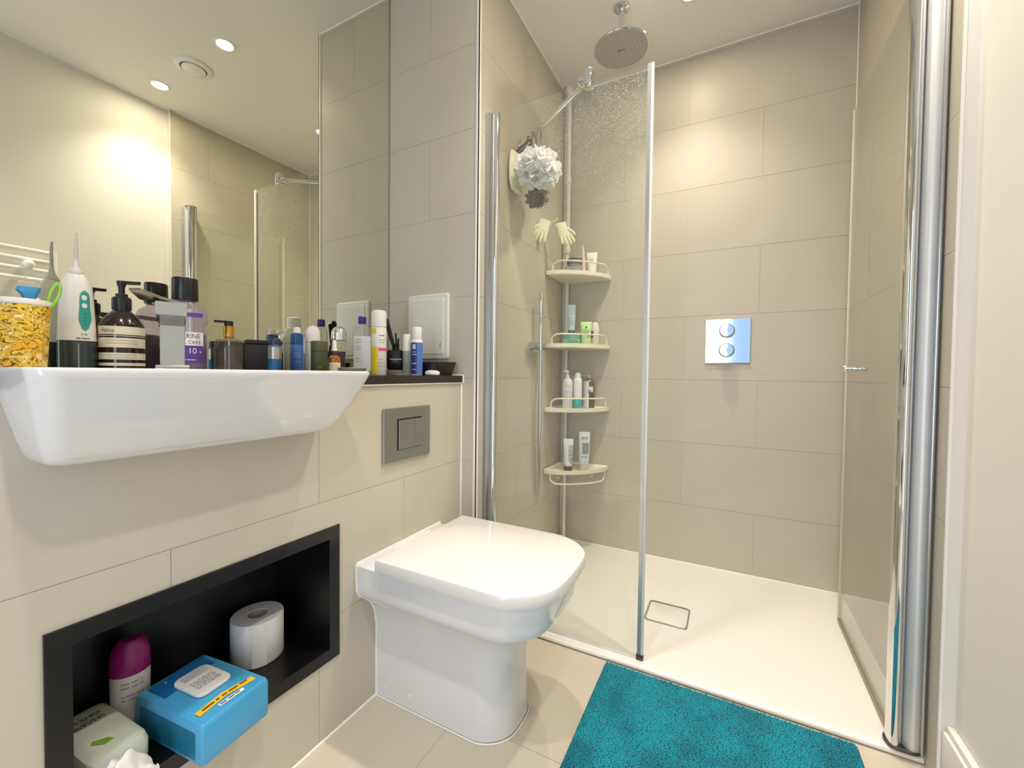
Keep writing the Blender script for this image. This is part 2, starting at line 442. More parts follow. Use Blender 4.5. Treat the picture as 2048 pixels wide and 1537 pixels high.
for z, dl, dr, xf, rc in [(0.790, 0.095, 0.095, -0.850, 0.02), (0.7855, 0.080, 0.080, -0.822, 0.02), (0.786, 0.073, 0.066, -0.806, 0.022), (0.791, 0.066, 0.052, -0.794, 0.022), (0.800, 0.061, 0.042, -0.784, 0.023),
                          (0.818, 0.055, 0.030, -0.771, 0.024), (0.850, 0.047, 0.018, -0.752, 0.024), (0.885, 0.039, 0.008, -0.735, 0.025), (0.908, 0.034, 0.002, -0.724, 0.026),
                          (0.916, 0.031, 0.0, -0.7205, 0.027), (0.9200, 0.031, 0.001, -0.7215, 0.026), (ZR, 0.034, 0.004, -0.725, 0.024)]:
    rings.append(d_ring(-1.14, xf, 0.140+dl, 0.706-dr*1.25, z, rc, bulge=0.004))
b = MB().loft(rings, True, False)
n = len(rings[-1])
inner = [rings[-1]]
for z, ins, xb in [(ZR, 0.016, -1.005), (ZR-0.004, 0.021, -1.0), (0.88, 0.035, -0.99), (0.835, 0.06, -0.97), (0.818, 0.10, -0.94), (0.812, 0.17, -0.91)]:
    inner.append(d_ring(xb, -0.722-ins, 0.173+ins, 0.704-ins, z, 0.05, bulge=0.0))
b.loft(inner, False, True)
part('bowl', b, M_CERAM, t, ang=50)
part('waste_plug', MB().lathe([(0.0001, 0.006), (0.028, 0.005), (0.032, 0.002), (0.032, 0.0)], (-0.86, 0.413, 0.812), 24), M_CHROME, t)

# tap on the basin deck
t = thing('basin_tap', 'square chrome mixer tap with flat lever on the basin deck', 'tap', (-1.050, 0.454, ZR), face_cam(-1.05, 0.454))
part('base_plate', MB().box((-0.028, -0.028, 0), (0.028, 0.028, 0.008), 0.0015), M_TAP, t, ang=15)
part('column', MB().box((-0.0205, -0.0205, 0.008), (0.0205, 0.0205, 0.098), 0.0015), M_TAP, t, ang=15)
sp = MB().loft([[(-0.0205,-0.0205,0.090),(0.0205,-0.0205,0.090),(0.0205,0.0205,0.090),(-0.0205,0.0205,0.090)],
                [(-0.0255,-0.085,0.106),(0.0225,-0.085,0.106),(0.0205,0.0205,0.100),(-0.0205,0.0205,0.100)],
                [(-0.0255,-0.085,0.131),(0.0225,-0.085,0.131),(0.0205,0.0205,0.131),(-0.0205,0.0205,0.131)]])
part('spout', sp, M_TAP, t, ang=20)
part('lever', MB().loft([[(-0.024,-0.014,0.0),(0.024,-0.014,0.0),(0.024,0.02,0.0),(-0.024,0.02,0.0)],
                         [(-0.024,-0.024,0.006),(0.024,-0.024,0.006),(0.024,0.022,0.006),(-0.024,0.022,0.006)]]).loft(
     [[(-0.024,0.022,0.003),(0.024,0.022,0.003),(0.024,0.022,0.009),(-0.024,0.022,0.009)],
      [(-0.023,-0.05,0.008),(0.023,-0.05,0.008),(0.023,-0.05,0.014),(-0.023,-0.05,0.014)],
      [(-0.012,-0.082,0.020),(0.012,-0.082,0.020),(0.012,-0.082,0.024),(-0.012,-0.082,0.024)]]).move((0,0,0.131), rz=-0.75), M_TAP, t, ang=20)

# ---------------------------------------------------------------- toilet
YC = 0.972
t = thing('toilet', 'white back-to-wall ceramic toilet pan with closed square lid', 'toilet', (0, 0, 0))
rings = []
for z, hw, xf, rc in [(0.001, 0.108, -0.470, 0.080), (0.008, 0.109, -0.468, 0.080), (0.10, 0.107, -0.474, 0.078), (0.17, 0.107, -0.474, 0.078), (0.22, 0.110, -0.466, 0.080), (0.258, 0.119, -0.448, 0.085),
                      (0.285, 0.136, -0.424, 0.09), (0.302, 0.155, -0.398, 0.095), (0.314, 0.169, -0.376, 0.10), (0.321, 0.1755, -0.364, 0.10), (0.330, 0.1785, -0.358, 0.10),
                      (0.345, 0.180, -0.355, 0.10), (0.395, 0.183, -0.350, 0.10), (0.401, 0.182, -0.351, 0.10), (0.404, 0.178, -0.355, 0.097)]:
    rings.append(d_ring(XB+0.001, xf, YC-hw, YC+hw, z, rc, n=12, bulge=0.012))
part('pan', MB().loft(rings), M_CERAM, t, ang=42)
def slab(x0, x1, hw, z0, z1, rc, bev, bulge=0.022):
    rs = []
    for z, i in [(z0, bev), (z0+bev*0.3, bev*0.3), (z0+bev, 0), (z1-bev*1.4, 0), (z1-bev*0.5, bev*0.35), (z1, bev*1.3)]:
        rs.append(d_ring(x0+i, x1-i, YC-0.011-hw+i, YC-0.011+hw-i, z, rc-i*0.5, n=14, bulge=bulge))
    return MB().loft(rs)
part('seat', slab(-0.782, -0.342, 0.186, 0.4045, 0.4125, 0.11, 0.002), M_SEATP, t)
part('lid', slab(-0.786, -0.322, 0.194, 0.4135, 0.447, 0.115, 0.005), M_SEATP, t)
for s in (-1, 1):
    part('hinge', MB().tube([(-0.797, YC-0.011+s*0.085-0.02, 0.413), (-0.797, YC-0.011+s*0.085+0.02, 0.413)], 0.008, 12), M_SEATP, t)
part('screw_cap', MB().lathe([(0.0001, 0.003), (0.008, 0.0025), (0.0095, 0.0)], n=20).move((-0.755, YC-0.1075, 0.036), rx=PI/2), M_SEATP, t)
prof = [(0.181, 0.404), (0.181, 0.385), (0.1805, 0.335), (0.172, 0.316), (0.150, 0.300), (0.130, 0.28), (0.116, 0.252), (0.109, 0.21), (0.109, 0.003)]
part('sealant_bead', MB().tube([(XB+0.0015, YC-a, z) for a, z in prof], 0.0035, 8).tube([(XB+0.0015, YC+a, z) for a, z in prof], 0.0035, 8)
     .tube([(XB+0.0015, YC-0.181, 0.405), (XB+0.0015, YC+0.181, 0.405)], 0.0035, 8), M_SEAL, t, label='white sealant bead along wall')
sk = d_ring(XB+0.002, -0.466, YC-0.111, YC+0.111, 0.002, 0.08, n=12, bulge=0.012)
part('floor_sealant', MB().tube(sk, 0.002, 6), M_SEAL, t)

# flush plate
t = thing('flush_plate', 'square satin metal dual flush plate on the wall above the toilet', 'flush plate', (XB, 0.985, 0.735))
part('plate', MB().box((0.0005, -0.103, -0.080), (0.009, 0.103, 0.080), 0.002), M_STEEL, t, ang=12)
part('button_recess', MB().box((0.0088, -0.050, -0.047), (0.0095, 0.061, 0.047)), M_SHADOWGAP, t, smooth=False)
part('button', MB().box((0.009, -0.0455, -0.0445), (0.0135, 0.0265, 0.0425), 0.001), M_STEEL, t, ang=12)
part('button', MB().box((0.009, 0.0280, -0.0445), (0.0130, 0.0595, 0.0425), 0.001), M_STEEL, t, ang=12)
dashes(lambda x, y: (0.0138, -0.012+x, -0.030+y), [0.0], 0.016, 0.003, M_GREYPRINT, t, name='logo_mark', seed=41)

# access panel on the return wall
t = thing('access_panel', 'white plastic access panel on the tiled return wall above the ledge', 'panel', (-1.031, YN, 1.095))
part('frame', MB().loft([[(x, 0, z) for x, z in rrect(0.193, 0.246, 0.010)], [(x, -0.007, z) for x, z in rrect(0.192, 0.245, 0.010)], [(x, -0.009, z) for x, z in rrect(0.187, 0.240, 0.008)]], True, True), M_WPLAST, t, ang=12)
part('door', MB().box((-0.076, -0.0115, -0.104), (0.076, -0.008, 0.104), 0.0015), M_WPLAST, t, ang=15)
part('latch', MB().box((0.061, -0.0125, -0.080), (0.065, -0.011, -0.062)), M_GREYPRINT, t, smooth=False)

# ---------------------------------------------------------------- shower tray
t = thing('shower_tray', 'white low shower tray filling the tiled shower area', 'shower tray', (0, 0, 0))
x0, x1, y0, y1 = XS+0.001, XR-0.001, YT, YB-0.001
dx, dy = 0.10, 1.66
tr = MB()
def rect(i, z): return [(x0+i, y0+i, z), (x1-i, y0+i, z), (x1-i, y1-i, z), (x0+i, y1-i, z)]
tr.loft([rect(0, 0.001), rect(0, ZT-0.003), rect(0.003, ZT), rect(0.035, ZT-0.0005)], True, False)
b0 = len(tr.v)
tr.add(rect(0.035, ZT-0.0005) + [(-0.275, 1.585, ZT-0.010), (-0.111, 1.585, ZT-0.010), (-0.111, 1.749, ZT-0.010), (-0.275, 1.749, ZT-0.010)], [(0,1,5,4), (1,2,6,5), (2,3,7,6), (3,0,4,7), (4,5,6,7)])
part('tray_body', tr, M_TRAY, t, smooth=False)
dc = MB()
ro = rrect(0.150, 0.150, 0.014); ri = rrect(0.140, 0.140, 0.012)
dc.loft([[(x, y, 0) for x, y in ro], [(x, y, 0.0035) for x, y in ro], [(x, y, 0.0035) for x, y in ri], [(x, y, 0.001) for x, y in ri]], False, False)
ob = part('drain_frame', dc.move((-0.193, 1.667, ZT-0.0098)), M_SATIN, t)
part('drain_cover', MB().prism(rrect(0.133, 0.133, 0.010), 0.0, 0.0022, 0.0008).move((-0.193, 1.667, ZT-0.0097)), M_TRAY, t)
part('sealant_line', MB().tube([(x0, y1, ZT), (x1, y1, ZT)], 0.0035, 8).tube([(x0, y0, ZT), (x0, y1, ZT)], 0.0035, 8).tube([(x1, y0, ZT), (x1, y1, ZT)], 0.0035, 8)
     .tube([(XB, y0+0.001, 0.009), (x1, y0+0.001, 0.009)], 0.0085, 10), M_SEAL, t)

# ---------------------------------------------------------------- fixed glass screen
t = thing('shower_screen', 'fixed clear glass shower screen between the toilet and the shower', 'shower screen', (0, 0, 0))
YS = 1.345
SX0, SX1, SZ1 = -0.770, -0.232, 1.872
part('glass_panel', MB().box((SX0, YS-0.003, ZT+0.006), (SX1, YS+0.003, SZ1)), M_GLASS, t, smooth=False)
part('wall_profile', MB().box((XS+0.001, YS-0.016, ZT), (XS+0.018, YS+0.016, SZ1), 0.002), M_SATIN, t)
pr = [(-0.777+0.012*math.cos(a), YS+0.014*math.sin(a)) for a in [2*PI*i/20 for i in range(20)]]
part('hinge_profile', MB().prism([(XS+0.018, YS-0.010), (-0.775, YS-0.012), (-0.775, YS+0.012), (XS+0.018, YS+0.010)], ZT, SZ1-0.002), M_SATIN, t)
part('hinge_tube', MB().prism(pr, ZT, SZ1), M_CHROME, t, label='bright chrome tube')
part('edge_seal', MB().box((SX1-0.001, YS-0.005, ZT+0.006), (SX1+0.007, YS+0.005, SZ1), 0.0015), mat('seal_plastic', (222, 222, 214), 0.25), t)
part('edge_fin', MB().box((SX1-0.012, YS-0.0045, ZT+0.006), (SX1-0.001, YS-0.0032, SZ1)).box((SX1-0.012, YS+0.0032, ZT+0.006), (SX1-0.001, YS+0.0045, SZ1)), mat('seal_chrome', (205, 206, 205), 0.2, metal=0.7), t, smooth=False)
part('end_block', MB().box((SX1-0.014, YS-0.007, ZT+0.0005), (SX1+0.007, YS+0.007, ZT+0.018), 0.001), M_DKMETAL, t)
part('bottom_seal', MB().box((SX0, YS-0.004, ZT+0.0005), (SX1-0.014, YS+0.004, ZT+0.006)), M_WPLAST, t, smooth=False)
rnd = random.Random(3); dr = MB()
for k in range(4200):
    zz = 1.86 - abs(rnd.gauss(0, 0.20)) if k < 3300 else rnd.uniform(0.3, 1.85)
    xx = SX1-0.012 - (abs(rnd.gauss(0, 0.15)) if k < 3300 else rnd.uniform(0, 0.5))
    if xx < SX0+0.02 or zz < 0.1: continue
    r = rnd.uniform(0.0006, 0.0017)
    q = 6
    ring = [(xx+r*math.cos(2*PI*j/q), YS+0.0033, zz+r*1.25*math.sin(2*PI*j/q)) for j in range(q)]
    b0 = len(dr.v); dr.v += ring + [(xx, YS+0.0033+r*0.7, zz)]
    dr.f += [(b0+j, b0+(j+1) % q, b0+q) for j in range(q)]
part('water_droplets', dr, M_WATERDROP, t, kind='stuff', ang=180)

t = thing('support_bar', 'thin chrome support bar from the screen top to the shower wall', 'bar', (0, 0, 0))
A = Vector((-0.432, YS, 1.885)); Bp = Vector((XS+0.03, 1.600, 1.885))
part('bar', MB().tube([A+Vector((-0.02, 0.015, 0)), Bp], 0.008, 14), M_CHROME, t)
part('glass_clamp', MB().box((A.x-0.014, YS-0.018, 1.855), (A.x+0.014, YS+0.018, 1.915), 0.006, 3).box((A.x-0.035, YS-0.010, 1.876), (A.x-0.005, YS+0.032, 1.894), 0.004), M_CHROME, t)
part('wall_bracket', MB().lathe([(0.0001, 0.0), (0.022, 0.0), (0.022, 0.008), (0.014, 0.012), (0.011, 0.03), (0.0001, 0.032)], n=20).move((XS, 1.603, 1.885), ry=PI/2), M_CHROME, t)

# ---------------------------------------------------------------- inward folded pivot panel with post
t = thing('pivot_door', 'narrow glass shower door folded inwards on a chrome pivot post', 'shower door', (0, 0, 0))
PY = 1.335
def halfround(x0, x1, yb, depth, n=14):
    cx, hw = (x0+x1)/2, (x1-x0)/2
    return [(cx+hw*math.cos(PI+PI*i/n), yb-depth*math.sin(PI*i/n)**0.8) for i in range(n+1)] + [(x1, yb+0.012), (x0, yb+0.012)]
part('pivot_tube', MB().prism([(0.3735+0.0145*math.cos(a), PY+0.024*math.sin(a)) for a in [2*PI*i/28 for i in range(28)]], ZT+0.006, 1.886), M_CHROME, t, label='polished round chrome tube')
part('wall_post', MB().prism([(0.4065+0.0185*math.cos(a), PY+0.024*math.sin(a)) for a in [2*PI*i/28 for i in range(28)]], ZT+0.006, 1.884), mat('pale_satin', (216, 216, 216), 0.45, metal=0.6), t, label='satin wall post beside the tube')
part('wall_channel', MB().box((0.416, PY-0.031, ZT+0.005), (XR-0.005, PY+0.03, 1.884), 0.002), M_SATIN, t)
part('base_shoe', MB().prism(rrect(0.072, 0.056, 0.027, 8, 0.391, PY), ZT+0.0005, ZT+0.008, 0.001), M_DKMETAL, t)
part('post_cap', MB().prism(rrect(0.070, 0.052, 0.025, 8, 0.391, PY), 1.886, 1.890, 0.001), M_SATIN, t)
PX = 0.3735
part('glass_panel', MB().box((PX-0.003, PY+0.026, ZT+0.016), (PX+0.003, 1.900, 1.872)), M_GLASS, t, smooth=False)
part('edge_seal', MB().box((PX-0.005, 1.899, ZT+0.016), (PX+0.005, 1.907, 1.872), 0.001), mat('seal_plastic2', (214, 208, 184), 0.3), t)
part('bottom_rail', MB().box((PX-0.006, PY+0.026, ZT+0.004), (PX+0.006, 1.907, ZT+0.017), 0.001), mat('bronze_seal', (150, 138, 112), 0.35, metal=0.3), t)
for s in (-1, 1):
    kn = MB().lathe([(0.0001, 0.030), (0.009, 0.030), (0.011, 0.027), (0.011, 0.020), (0.007, 0.016), (0.007, 0.010), (0.011, 0.006), (0.011, 0.0)], n=18)
    part('knob', kn.move((PX+s*0.003, 1.795, 0.950), ry=s*PI/2), M_CHROME, t)

# ---------------------------------------------------------------- shower valve, head, hand shower
t = thing('shower_valve', 'square chrome shower control plate with two round knobs on the back wall', 'shower control', (-0.016, YB, 1.079))
part('plate', MB().box((-0.092, -0.008, -0.101), (0.092, -0.0005, 0.101), 0.002), M_CHROME, t, ang=12)
for dz in (0.046, -0.042):
    kn = MB().lathe([(0.031, 0.0), (0.033, 0.003), (0.033, 0.012), (0.029, 0.014), (0.029, 0.036), (0.027, 0.040), (0.0001, 0.041)], n=28).move((-0.003, -0.008, dz), rx=PI/2)
    k_ = part('knob', kn, M_CHROME, t)
    part('knob_lever', MB().box((-0.005, -0.062, dz-0.0035), (0.003, -0.045, dz+0.0035), 0.001), M_CHROME, k_)

t = thing('rain_shower', 'round chrome rain shower head hanging from the shower ceiling', 'shower head', (-0.424, 1.746, ZC))
part('ceiling_flange', MB().lathe([(0.033, 0.0), (0.033, -0.006), (0.028, -0.010), (0.014, -0.012), (0.0001, -0.012)], n=28), M_CHROME, t)
part('arm', MB().lathe([(0.011, -0.010), (0.011, -0.125), (0.016, -0.130), (0.018, -0.145), (0.022, -0.150)], n=20), M_CHROME, t)
part('head', MB().lathe([(0.0001, -0.148), (0.03, -0.149), (0.07, -0.153), (0.100, -0.159), (0.110, -0.164), (0.110, -0.169), (0.107, -0.171), (0.107, -0.1705), (0.0001, -0.1705)], n=48), M_CHROME, t)
fc = part('spray_face', MB().lathe([(0.0001, -0.1700), (0.105, -0.1700), (0.1045, -0.1722), (0.0001, -0.1722)], n=48), mat('grey_spray_face', (176, 172, 164), 0.4), t)
nz = MB()
for ring in range(1, 8):
    for j in range(ring*7):
        a = 2*PI*j/(ring*7); nz.lathe([(0.0016, 0), (0.001, -0.0016)], (0.0137*ring*math.cos(a), 0.0137*ring*math.sin(a), -0.1721), 6)
part('nozzles', nz, mat('nozzle_rubber', (112, 110, 106), 0.6), fc, kind='stuff')
dashes(lambda x, y: (x, -y, -0.1725), [0.0], 0.026, 0.005, M_DARKPRINT, fc, name='logo_mark', seed=42)

t = thing('hand_shower', 'slim chrome stick hand shower in a wall holder with hanging hose', 'hand shower', (XS, 1.755, 0))

part('wall_holder', MB().tube([(0.026, -0.072, 1.046), (0.026, 0.060, 1.046)], 0.0155, 18), M_SATIN, t)
part('wall_rose', MB().tube([(0.0, -0.02, 1.046), (0.026, -0.02, 1.046)], 0.017, 18), M_SATIN, t)
part('handset', MB().lathe([(0.0001, 1.026), (0.008, 1.026), (0.009, 1.05), (0.0105, 1.10), (0.0105, 1.175), (0.0095, 1.178), (0.0095, 1.190), (0.0115, 1.193), (0.0115, 1.285), (0.010, 1.288), (0.0001, 1.288)], (0.040, 0.008, 0), 20), M_CHROME, t)
hp = [(0.040, 0.008, 1.03), (0.040, 0.009, 0.95), (0.038, 0.014, 0.75), (0.034, 0.022, 0.55), (0.030, 0.034, 0.42), (0.026, 0.050, 0.352), (0.022, 0.061, 0.345), (0.020, 0.064, 0.37),
      (0.022, 0.052, 0.46), (0.024, 0.036, 0.62), (0.026, 0.036, 0.82), (0.028, 0.050, 0.96), (0.028, 0.056, 1.035)]
def smooth_path(P, k=6):
    P = [Vector(p) for p in P]; out = []
    for i in range(len(P)-1):
        p0, p1, p2, p3 = P[max(i-1,0)], P[i], P[i+1], P[min(i+2, len(P)-1)]
        for j in range(k):
            u = j/k
            out.append(0.5*((2*p1)+(-p0+p2)*u+(2*p0-5*p1+4*p2-p3)*u*u+(-p0+3*p1-3*p2+p3)*u**3))
    return out+[P[-1]]
part('hose', MB().tube(smooth_path(hp), 0.0062, 8), M_SATIN, t)

# ---------------------------------------------------------------- corner caddy
t = thing('corner_caddy', 'white corner pole caddy with four quarter-round shelves in the shower', 'shower caddy', (0, 0, 0))
PXc, PYc = -0.780, 2.112
part('pole', MB().tube([(PXc, PYc, ZT+0.001), (PXc, PYc, 1.60)], 0.0105, 16), M_WPLAST, t)
part('upper_pole', MB().tube([(PXc, PYc, 1.60), (PXc, PYc, ZC-0.012)], 0.0125, 16), M_WPLAST, t)
part('pole_foot', MB().lathe([(0.022, 0.0), (0.022, 0.008), (0.014, 0.02), (0.0115, 0.035)], (PXc, PYc, ZT+0.001), 20), M_WPLAST, t)
part('pole_top', MB().lathe([(0.0125, -0.04), (0.024, -0.012), (0.024, -0.001)], (PXc, PYc, ZC), 20), M_WPLAST, t)
part('collar', MB().lathe([(0.013, 1.555), (0.0165, 1.560), (0.0165, 1.585), (0.014, 1.59), (0.014, 1.605), (0.0165, 1.61), (0.0165, 1.625), (0.0128, 1.632)], (PXc, PYc, 0), 20), M_WPLAST, t)
part('collar', MB().lathe([(0.0128, 1.915), (0.016, 1.92), (0.016, 1.95), (0.0128, 1.955)], (PXc, PYc, 0), 20), M_WPLAST, t)
SHZ = [1.422, 1.068, 0.752, 0.446]
def shelf_outline(ins=0.0):
    # quarter-round tray with its square corner against the two walls
    cx, cy = XS+0.006, YB-0.006
    pts = [(cx+ins, cy-ins), (cx+ins, cy-0.252+ins)]
    P0 = Vector((cx+ins, cy-0.252+ins)); P3 = Vector((cx+0.256-ins, cy-ins))
    P1 = P0+Vector((0.11-ins, -0.012)); P2 = P3+Vector((0.012, -0.11+ins))
    for i in range(1, 16):
        u = i/16
        p = P0*(1-u)**3+3*P1*u*(1-u)**2+3*P2*u*u*(1-u)+P3*u**3
        pts.append((p.x, p.y))
    pts.append((P3.x, P3.y))
    return pts
o0, o1, o2 = shelf_outline(), shelf_outline(0.006), shelf_outline(0.014)
for si, z in enumerate(SHZ):
    sb = MB().loft([[(x,y,z-0.020) for x,y in o1], [(x,y,z-0.016) for x,y in o0], [(x,y,z+0.002) for x,y in o0], [(x,y,z+0.002) for x,y in o1], [(x,y,z-0.006) for x,y in o2]])
    sh = part('shelf', sb, M_CREAM, t, ang=30)
    rail = [(x, y) for x, y in shelf_outline(0.012)[1:]]
    s = -1 if si == 3 else 1
    H = 0.048
    base = z+0.0 if s > 0 else z-0.018
    pth = [(rail[1][0], rail[1][1], base), (rail[1][0], rail[1][1], base+s*(H-0.018))] + [(rail[2][0], rail[2][1], base+s*(H-0.003))] + [(x, y, base+s*H) for x, y in rail[3:-3]] + [(rail[-3][0], rail[-3][1], base+s*(H-0.003))] + \
          [(rail[-2][0], rail[-2][1], base+s*(H-0.018)), (rail[-2][0], rail[-2][1], base)]
    part('rail', MB().tube(smooth_path(pth, 4), 0.0038, 8), M_CREAM, sh)
    if si == 3:
        for hx, hy in ((rail[3][0]-0.03, rail[3][1]+0.06), (rail[-4][0]-0.06, rail[-4][1]+0.03)):
            part('hook', MB().tube(smooth_path([(hx, hy, z-0.018), (hx, hy, z-0.045), (hx+0.006, hy-0.006, z-0.055), (hx+0.014, hy-0.012, z-0.048), (hx+0.016, hy-0.014, z-0.04)], 4), 0.003, 8), M_CREAM, sh)

# ---------------------------------------------------------------- generic container builders (front is local -y)
def bottle(t, prof, m, name='body', sx=1.0, sy=1.0, n=32, parent=None, label=None):
    return part(name, MB().lathe(prof, n=n, sx=sx, sy=sy), m, parent or t, label)
def boxbottle(t, prof, m, name='body', parent=None, label=None, k=5):
    """prof rows: width, depth, corner radius, z"""
    rings = [[(x, y, z) for x, y in rrect(a, b_, r, k)] for a, b_, r, z in prof]
    return part(name, MB().loft(rings), m, parent or t, label)
def tube_pack(t, w_, d_, h, m, flip=False, name='body'):
    """squeeze tube: flat crimp at one end, round at the other"""
    rings = []
    N = 7
    for i in range(N):
        u = i/(N-1); z = u*h
        v = (1-u) if not flip else u
        hw = w_/2*(0.80+0.20*(1-v)); hd = max(0.0012, d_/2*(v**0.7))
        rings.append([(hw*math.cos(2*PI*j/24), hd*math.sin(2*PI*j/24), z) for j in range(24)])
    return rings

# ---- ledge and basin items
def L(name, label, cat, x, y, turn=0.0, z=ZL, group=None):
    t = thing(name, label, cat, (x, y, z+0.0003), face_cam(x, y, turn), group)
    k = slim(x, y); t.scale = (k, k, 1)
    return t
def slim(x, y):
    return max(0.6, (-math.sin(YAW)*x+math.cos(YAW)*y)/math.hypot(x, y))

# patterned cup
mcup = bpy.data.materials.new('yellow_pattern'); mcup.use_nodes = True
nt = mcup.node_tree; p = nt.nodes['Principled BSDF']; p.inputs['Roughness'].default_value = 0.45
tc = nt.nodes.new('ShaderNodeTexCoord'); mp = nt.nodes.new('ShaderNodeMapping'); mp.inputs['Scale'].default_value = (38, 38, 80)
nt.links.new(tc.outputs['Object'], mp.inputs[0])
wv = nt.nodes.new('ShaderNodeTexNoise'); wv.inputs['Scale'].default_value = 1.0; wv.inputs['Detail'].default_value = 1.5; wv.inputs['Distortion'].default_value = 1.2
nt.links.new(mp.outputs[0], wv.inputs['Vector'])
cr = nt.nodes.new('ShaderNodeValToRGB'); cr.color_ramp.interpolation = 'LINEAR'
els = cr.color_ramp.elements
els[0].position = 0.0; els[0].color = lin((226, 160, 20))
els[1].position = 1.0; els[1].color = lin((240, 196, 60))
for pos, c in [(0.38, (232, 172, 30)), (0.405, (62, 48, 24)), (0.42, (58, 46, 26)), (0.445, (232, 186, 44)), (0.55, (242, 200, 60)), (0.568, (84, 66, 28)), (0.578, (84, 68, 34)), (0.60, (224, 180, 48)), (0.66, (244, 232, 190)), (0.70, (236, 190, 50))]:
    e = els.new(pos); e.color = lin(c)
nt.links.new(wv.outputs['Fac'], cr.inputs[0]); nt.links.new(cr.outputs[0], p.inputs['Base Color'])
t = L('patterned_cup', 'yellow and black patterned plastic cup holding grooming things on the basin deck', 'cup', -1.088, 0.248, z=ZR)
part('cup_wall', MB().lathe([(0.0001, 0.0), (0.047, 0.0), (0.0485, 0.002), (0.0565, 0.108), (0.0555, 0.108), (0.047, 0.004), (0.0001, 0.004)], n=40), mcup, t)
part('rim', MB().lathe([(0.0567, 0.106), (0.059, 0.108), (0.059, 0.114), (0.0575, 0.116), (0.0555, 0.114), (0.0555, 0.108), (0.0567, 0.106)], n=40, cap0=False, cap1=False), M_WPLAST, t, label='white rolled rim')

t = thing('green_wand', 'lime green plastic wand with looped end leaning out of the yellow cup', 'wand', (-1.088, 0.248, ZR+0.006), face_cam(-1.088, 0.248)); t.scale = (0.66, 0.66, 0.94)
lp = [(0.030, -0.012, 0.0), (0.040, -0.014, 0.07), (0.048, -0.016, 0.112), (0.056, -0.017, 0.138), (0.066, -0.017, 0.152), (0.072, -0.017, 0.148), (0.070, -0.016, 0.132), (0.060, -0.015, 0.115), (0.0515, -0.014, 0.105)]
part('loop', MB().tube(smooth_path(lp, 5), 0.0036, 8), mat('lime_plastic', (140, 196, 62), 0.4), t)
t = thing('grooming_tool', 'blue topped white plastic grooming tool standing in the yellow cup', 'grooming tool', (-1.094, 0.262, ZR+0.006), face_cam(-1.094, 0.262)); t.scale = (0.68, 0.62, 0.89)
part('handle', MB().tube([(0.0, 0, 0.0), (0.004, 0, 0.10), (0.008, 0, 0.112)], [0.008, 0.010, 0.010], 12), mat('violet_plastic', (92, 78, 150), 0.4), t)
part('collar', MB().lathe([(0.028, 0.108), (0.024, 0.118), (0.012, 0.128), (0.009, 0.132)], (0.006, 0, 0), 20, sx=1.0, sy=0.6), M_WPLAST, t, label='white collar')
part('head', MB().loft([[(0.0+x*0.012, y*0.010, 0.126) for x, y in [(math.cos(a), math.sin(a)) for a in [2*PI*i/16 for i in range(16)]]],
                        [(-0.002+x*0.016, y*0.011, 0.138) for x, y in [(math.cos(a), math.sin(a)) for a in [2*PI*i/16 for i in range(16)]]],
                        [(-0.004+x*0.022, y*0.011, 0.144) for x, y in [(math.cos(a), math.sin(a)) for a in [2*PI*i/16 for i in range(16)]]],
                        [(-0.002+x*0.020, y*0.009, 0.152) for x, y in [(math.cos(a), math.sin(a)) for a in [2*PI*i/16 for i in range(16)]]]]), mat('sky_blue_plastic', (58, 150, 196), 0.35), t, label='sky blue head')

# water flosser
t = L('water_flosser', 'white cordless water flosser with teal button panel and long nozzle', 'water flosser', -1.170, 0.343)
def fl_a(z): # half width of the body at height z
    return 0.0415 - (z-0.066)*0.0062/0.09 if z < 0.156 else 0.0353*math.sqrt(max(0.02, 1-((z-0.156)/0.052)**2))
rings = []
for z in [0.066, 0.07, 0.10, 0.13, 0.156, 0.172, 0.186, 0.196, 0.202]:
    a = max(fl_a(z), 0.0155)
    rings.append([(a*math.cos(2*PI*j/32), 0.78*a*math.sin(2*PI*j/32), z) for j in range(32)])
part('body', MB().loft(rings), M_WPLAST, t)
M_TANK = mat('smoke_tank', (52, 62, 62), 0.12, var=0.1)
part('water_tank', MB().lathe([(0.038, 0.0), (0.041, 0.003), (0.0412, 0.060), (0.0405, 0.066)], n=32, sy=0.78), M_TANK, t, label='smoky grey translucent water tank')
part('fill_tube', shell(0.0414, 0.002, 0.060, 0.02, 0.10, 4, 0.78), mat('tank_tube', (130, 142, 136), 0.3), t)
part('nozzle_base', MB().lathe([(0.017, 0.200), (0.0165, 0.2045), (0.012, 0.209), (0.007, 0.218), (0.0045, 0.230)], n=20), mat('nozzle_grey', (214, 204, 200), 0.35), t)
part('nozzle', MB().tube(smooth_path([(0, 0, 0.226), (0.0, 0, 0.255), (0.0005, 0, 0.272), (0.0025, 0, 0.282)], 4), [0.0045]*4+[0.0038]*5+[0.0028]*4, 12), mat('nozzle_pink', (205, 190, 186), 0.35), t)
M_TEAL = mat('teal_panel', (48, 150, 140), 0.35)
def on_body(x, z, eps=0.0007):
    a = fl_a(z); return (x, -0.78*math.sqrt(max(0.0, a*a-x*x))-eps, z)
def patch(cx, zc, hw, hh, m, name, eps, parent, shape=lambda v: 1.0, nx=8, nzv=16):
    vs = []; fs = []
    for i in range(nzv+1):
        v = -1+2*i/nzv; wv_ = hw*math.sqrt(max(0.0, 1-abs(v)**2.6))*shape(v)
        for j in range(nx+1):
            vs.append(on_body(cx+wv_*(-1+2*j/nx), zc+hh*v, eps))
    for i in range(nzv):
        for j in range(nx):
            q = i*(nx+1)+j; fs.append((q, q+1, q+nx+2, q+nx+1))
    return part(name, MB().add(vs, fs), m, parent)
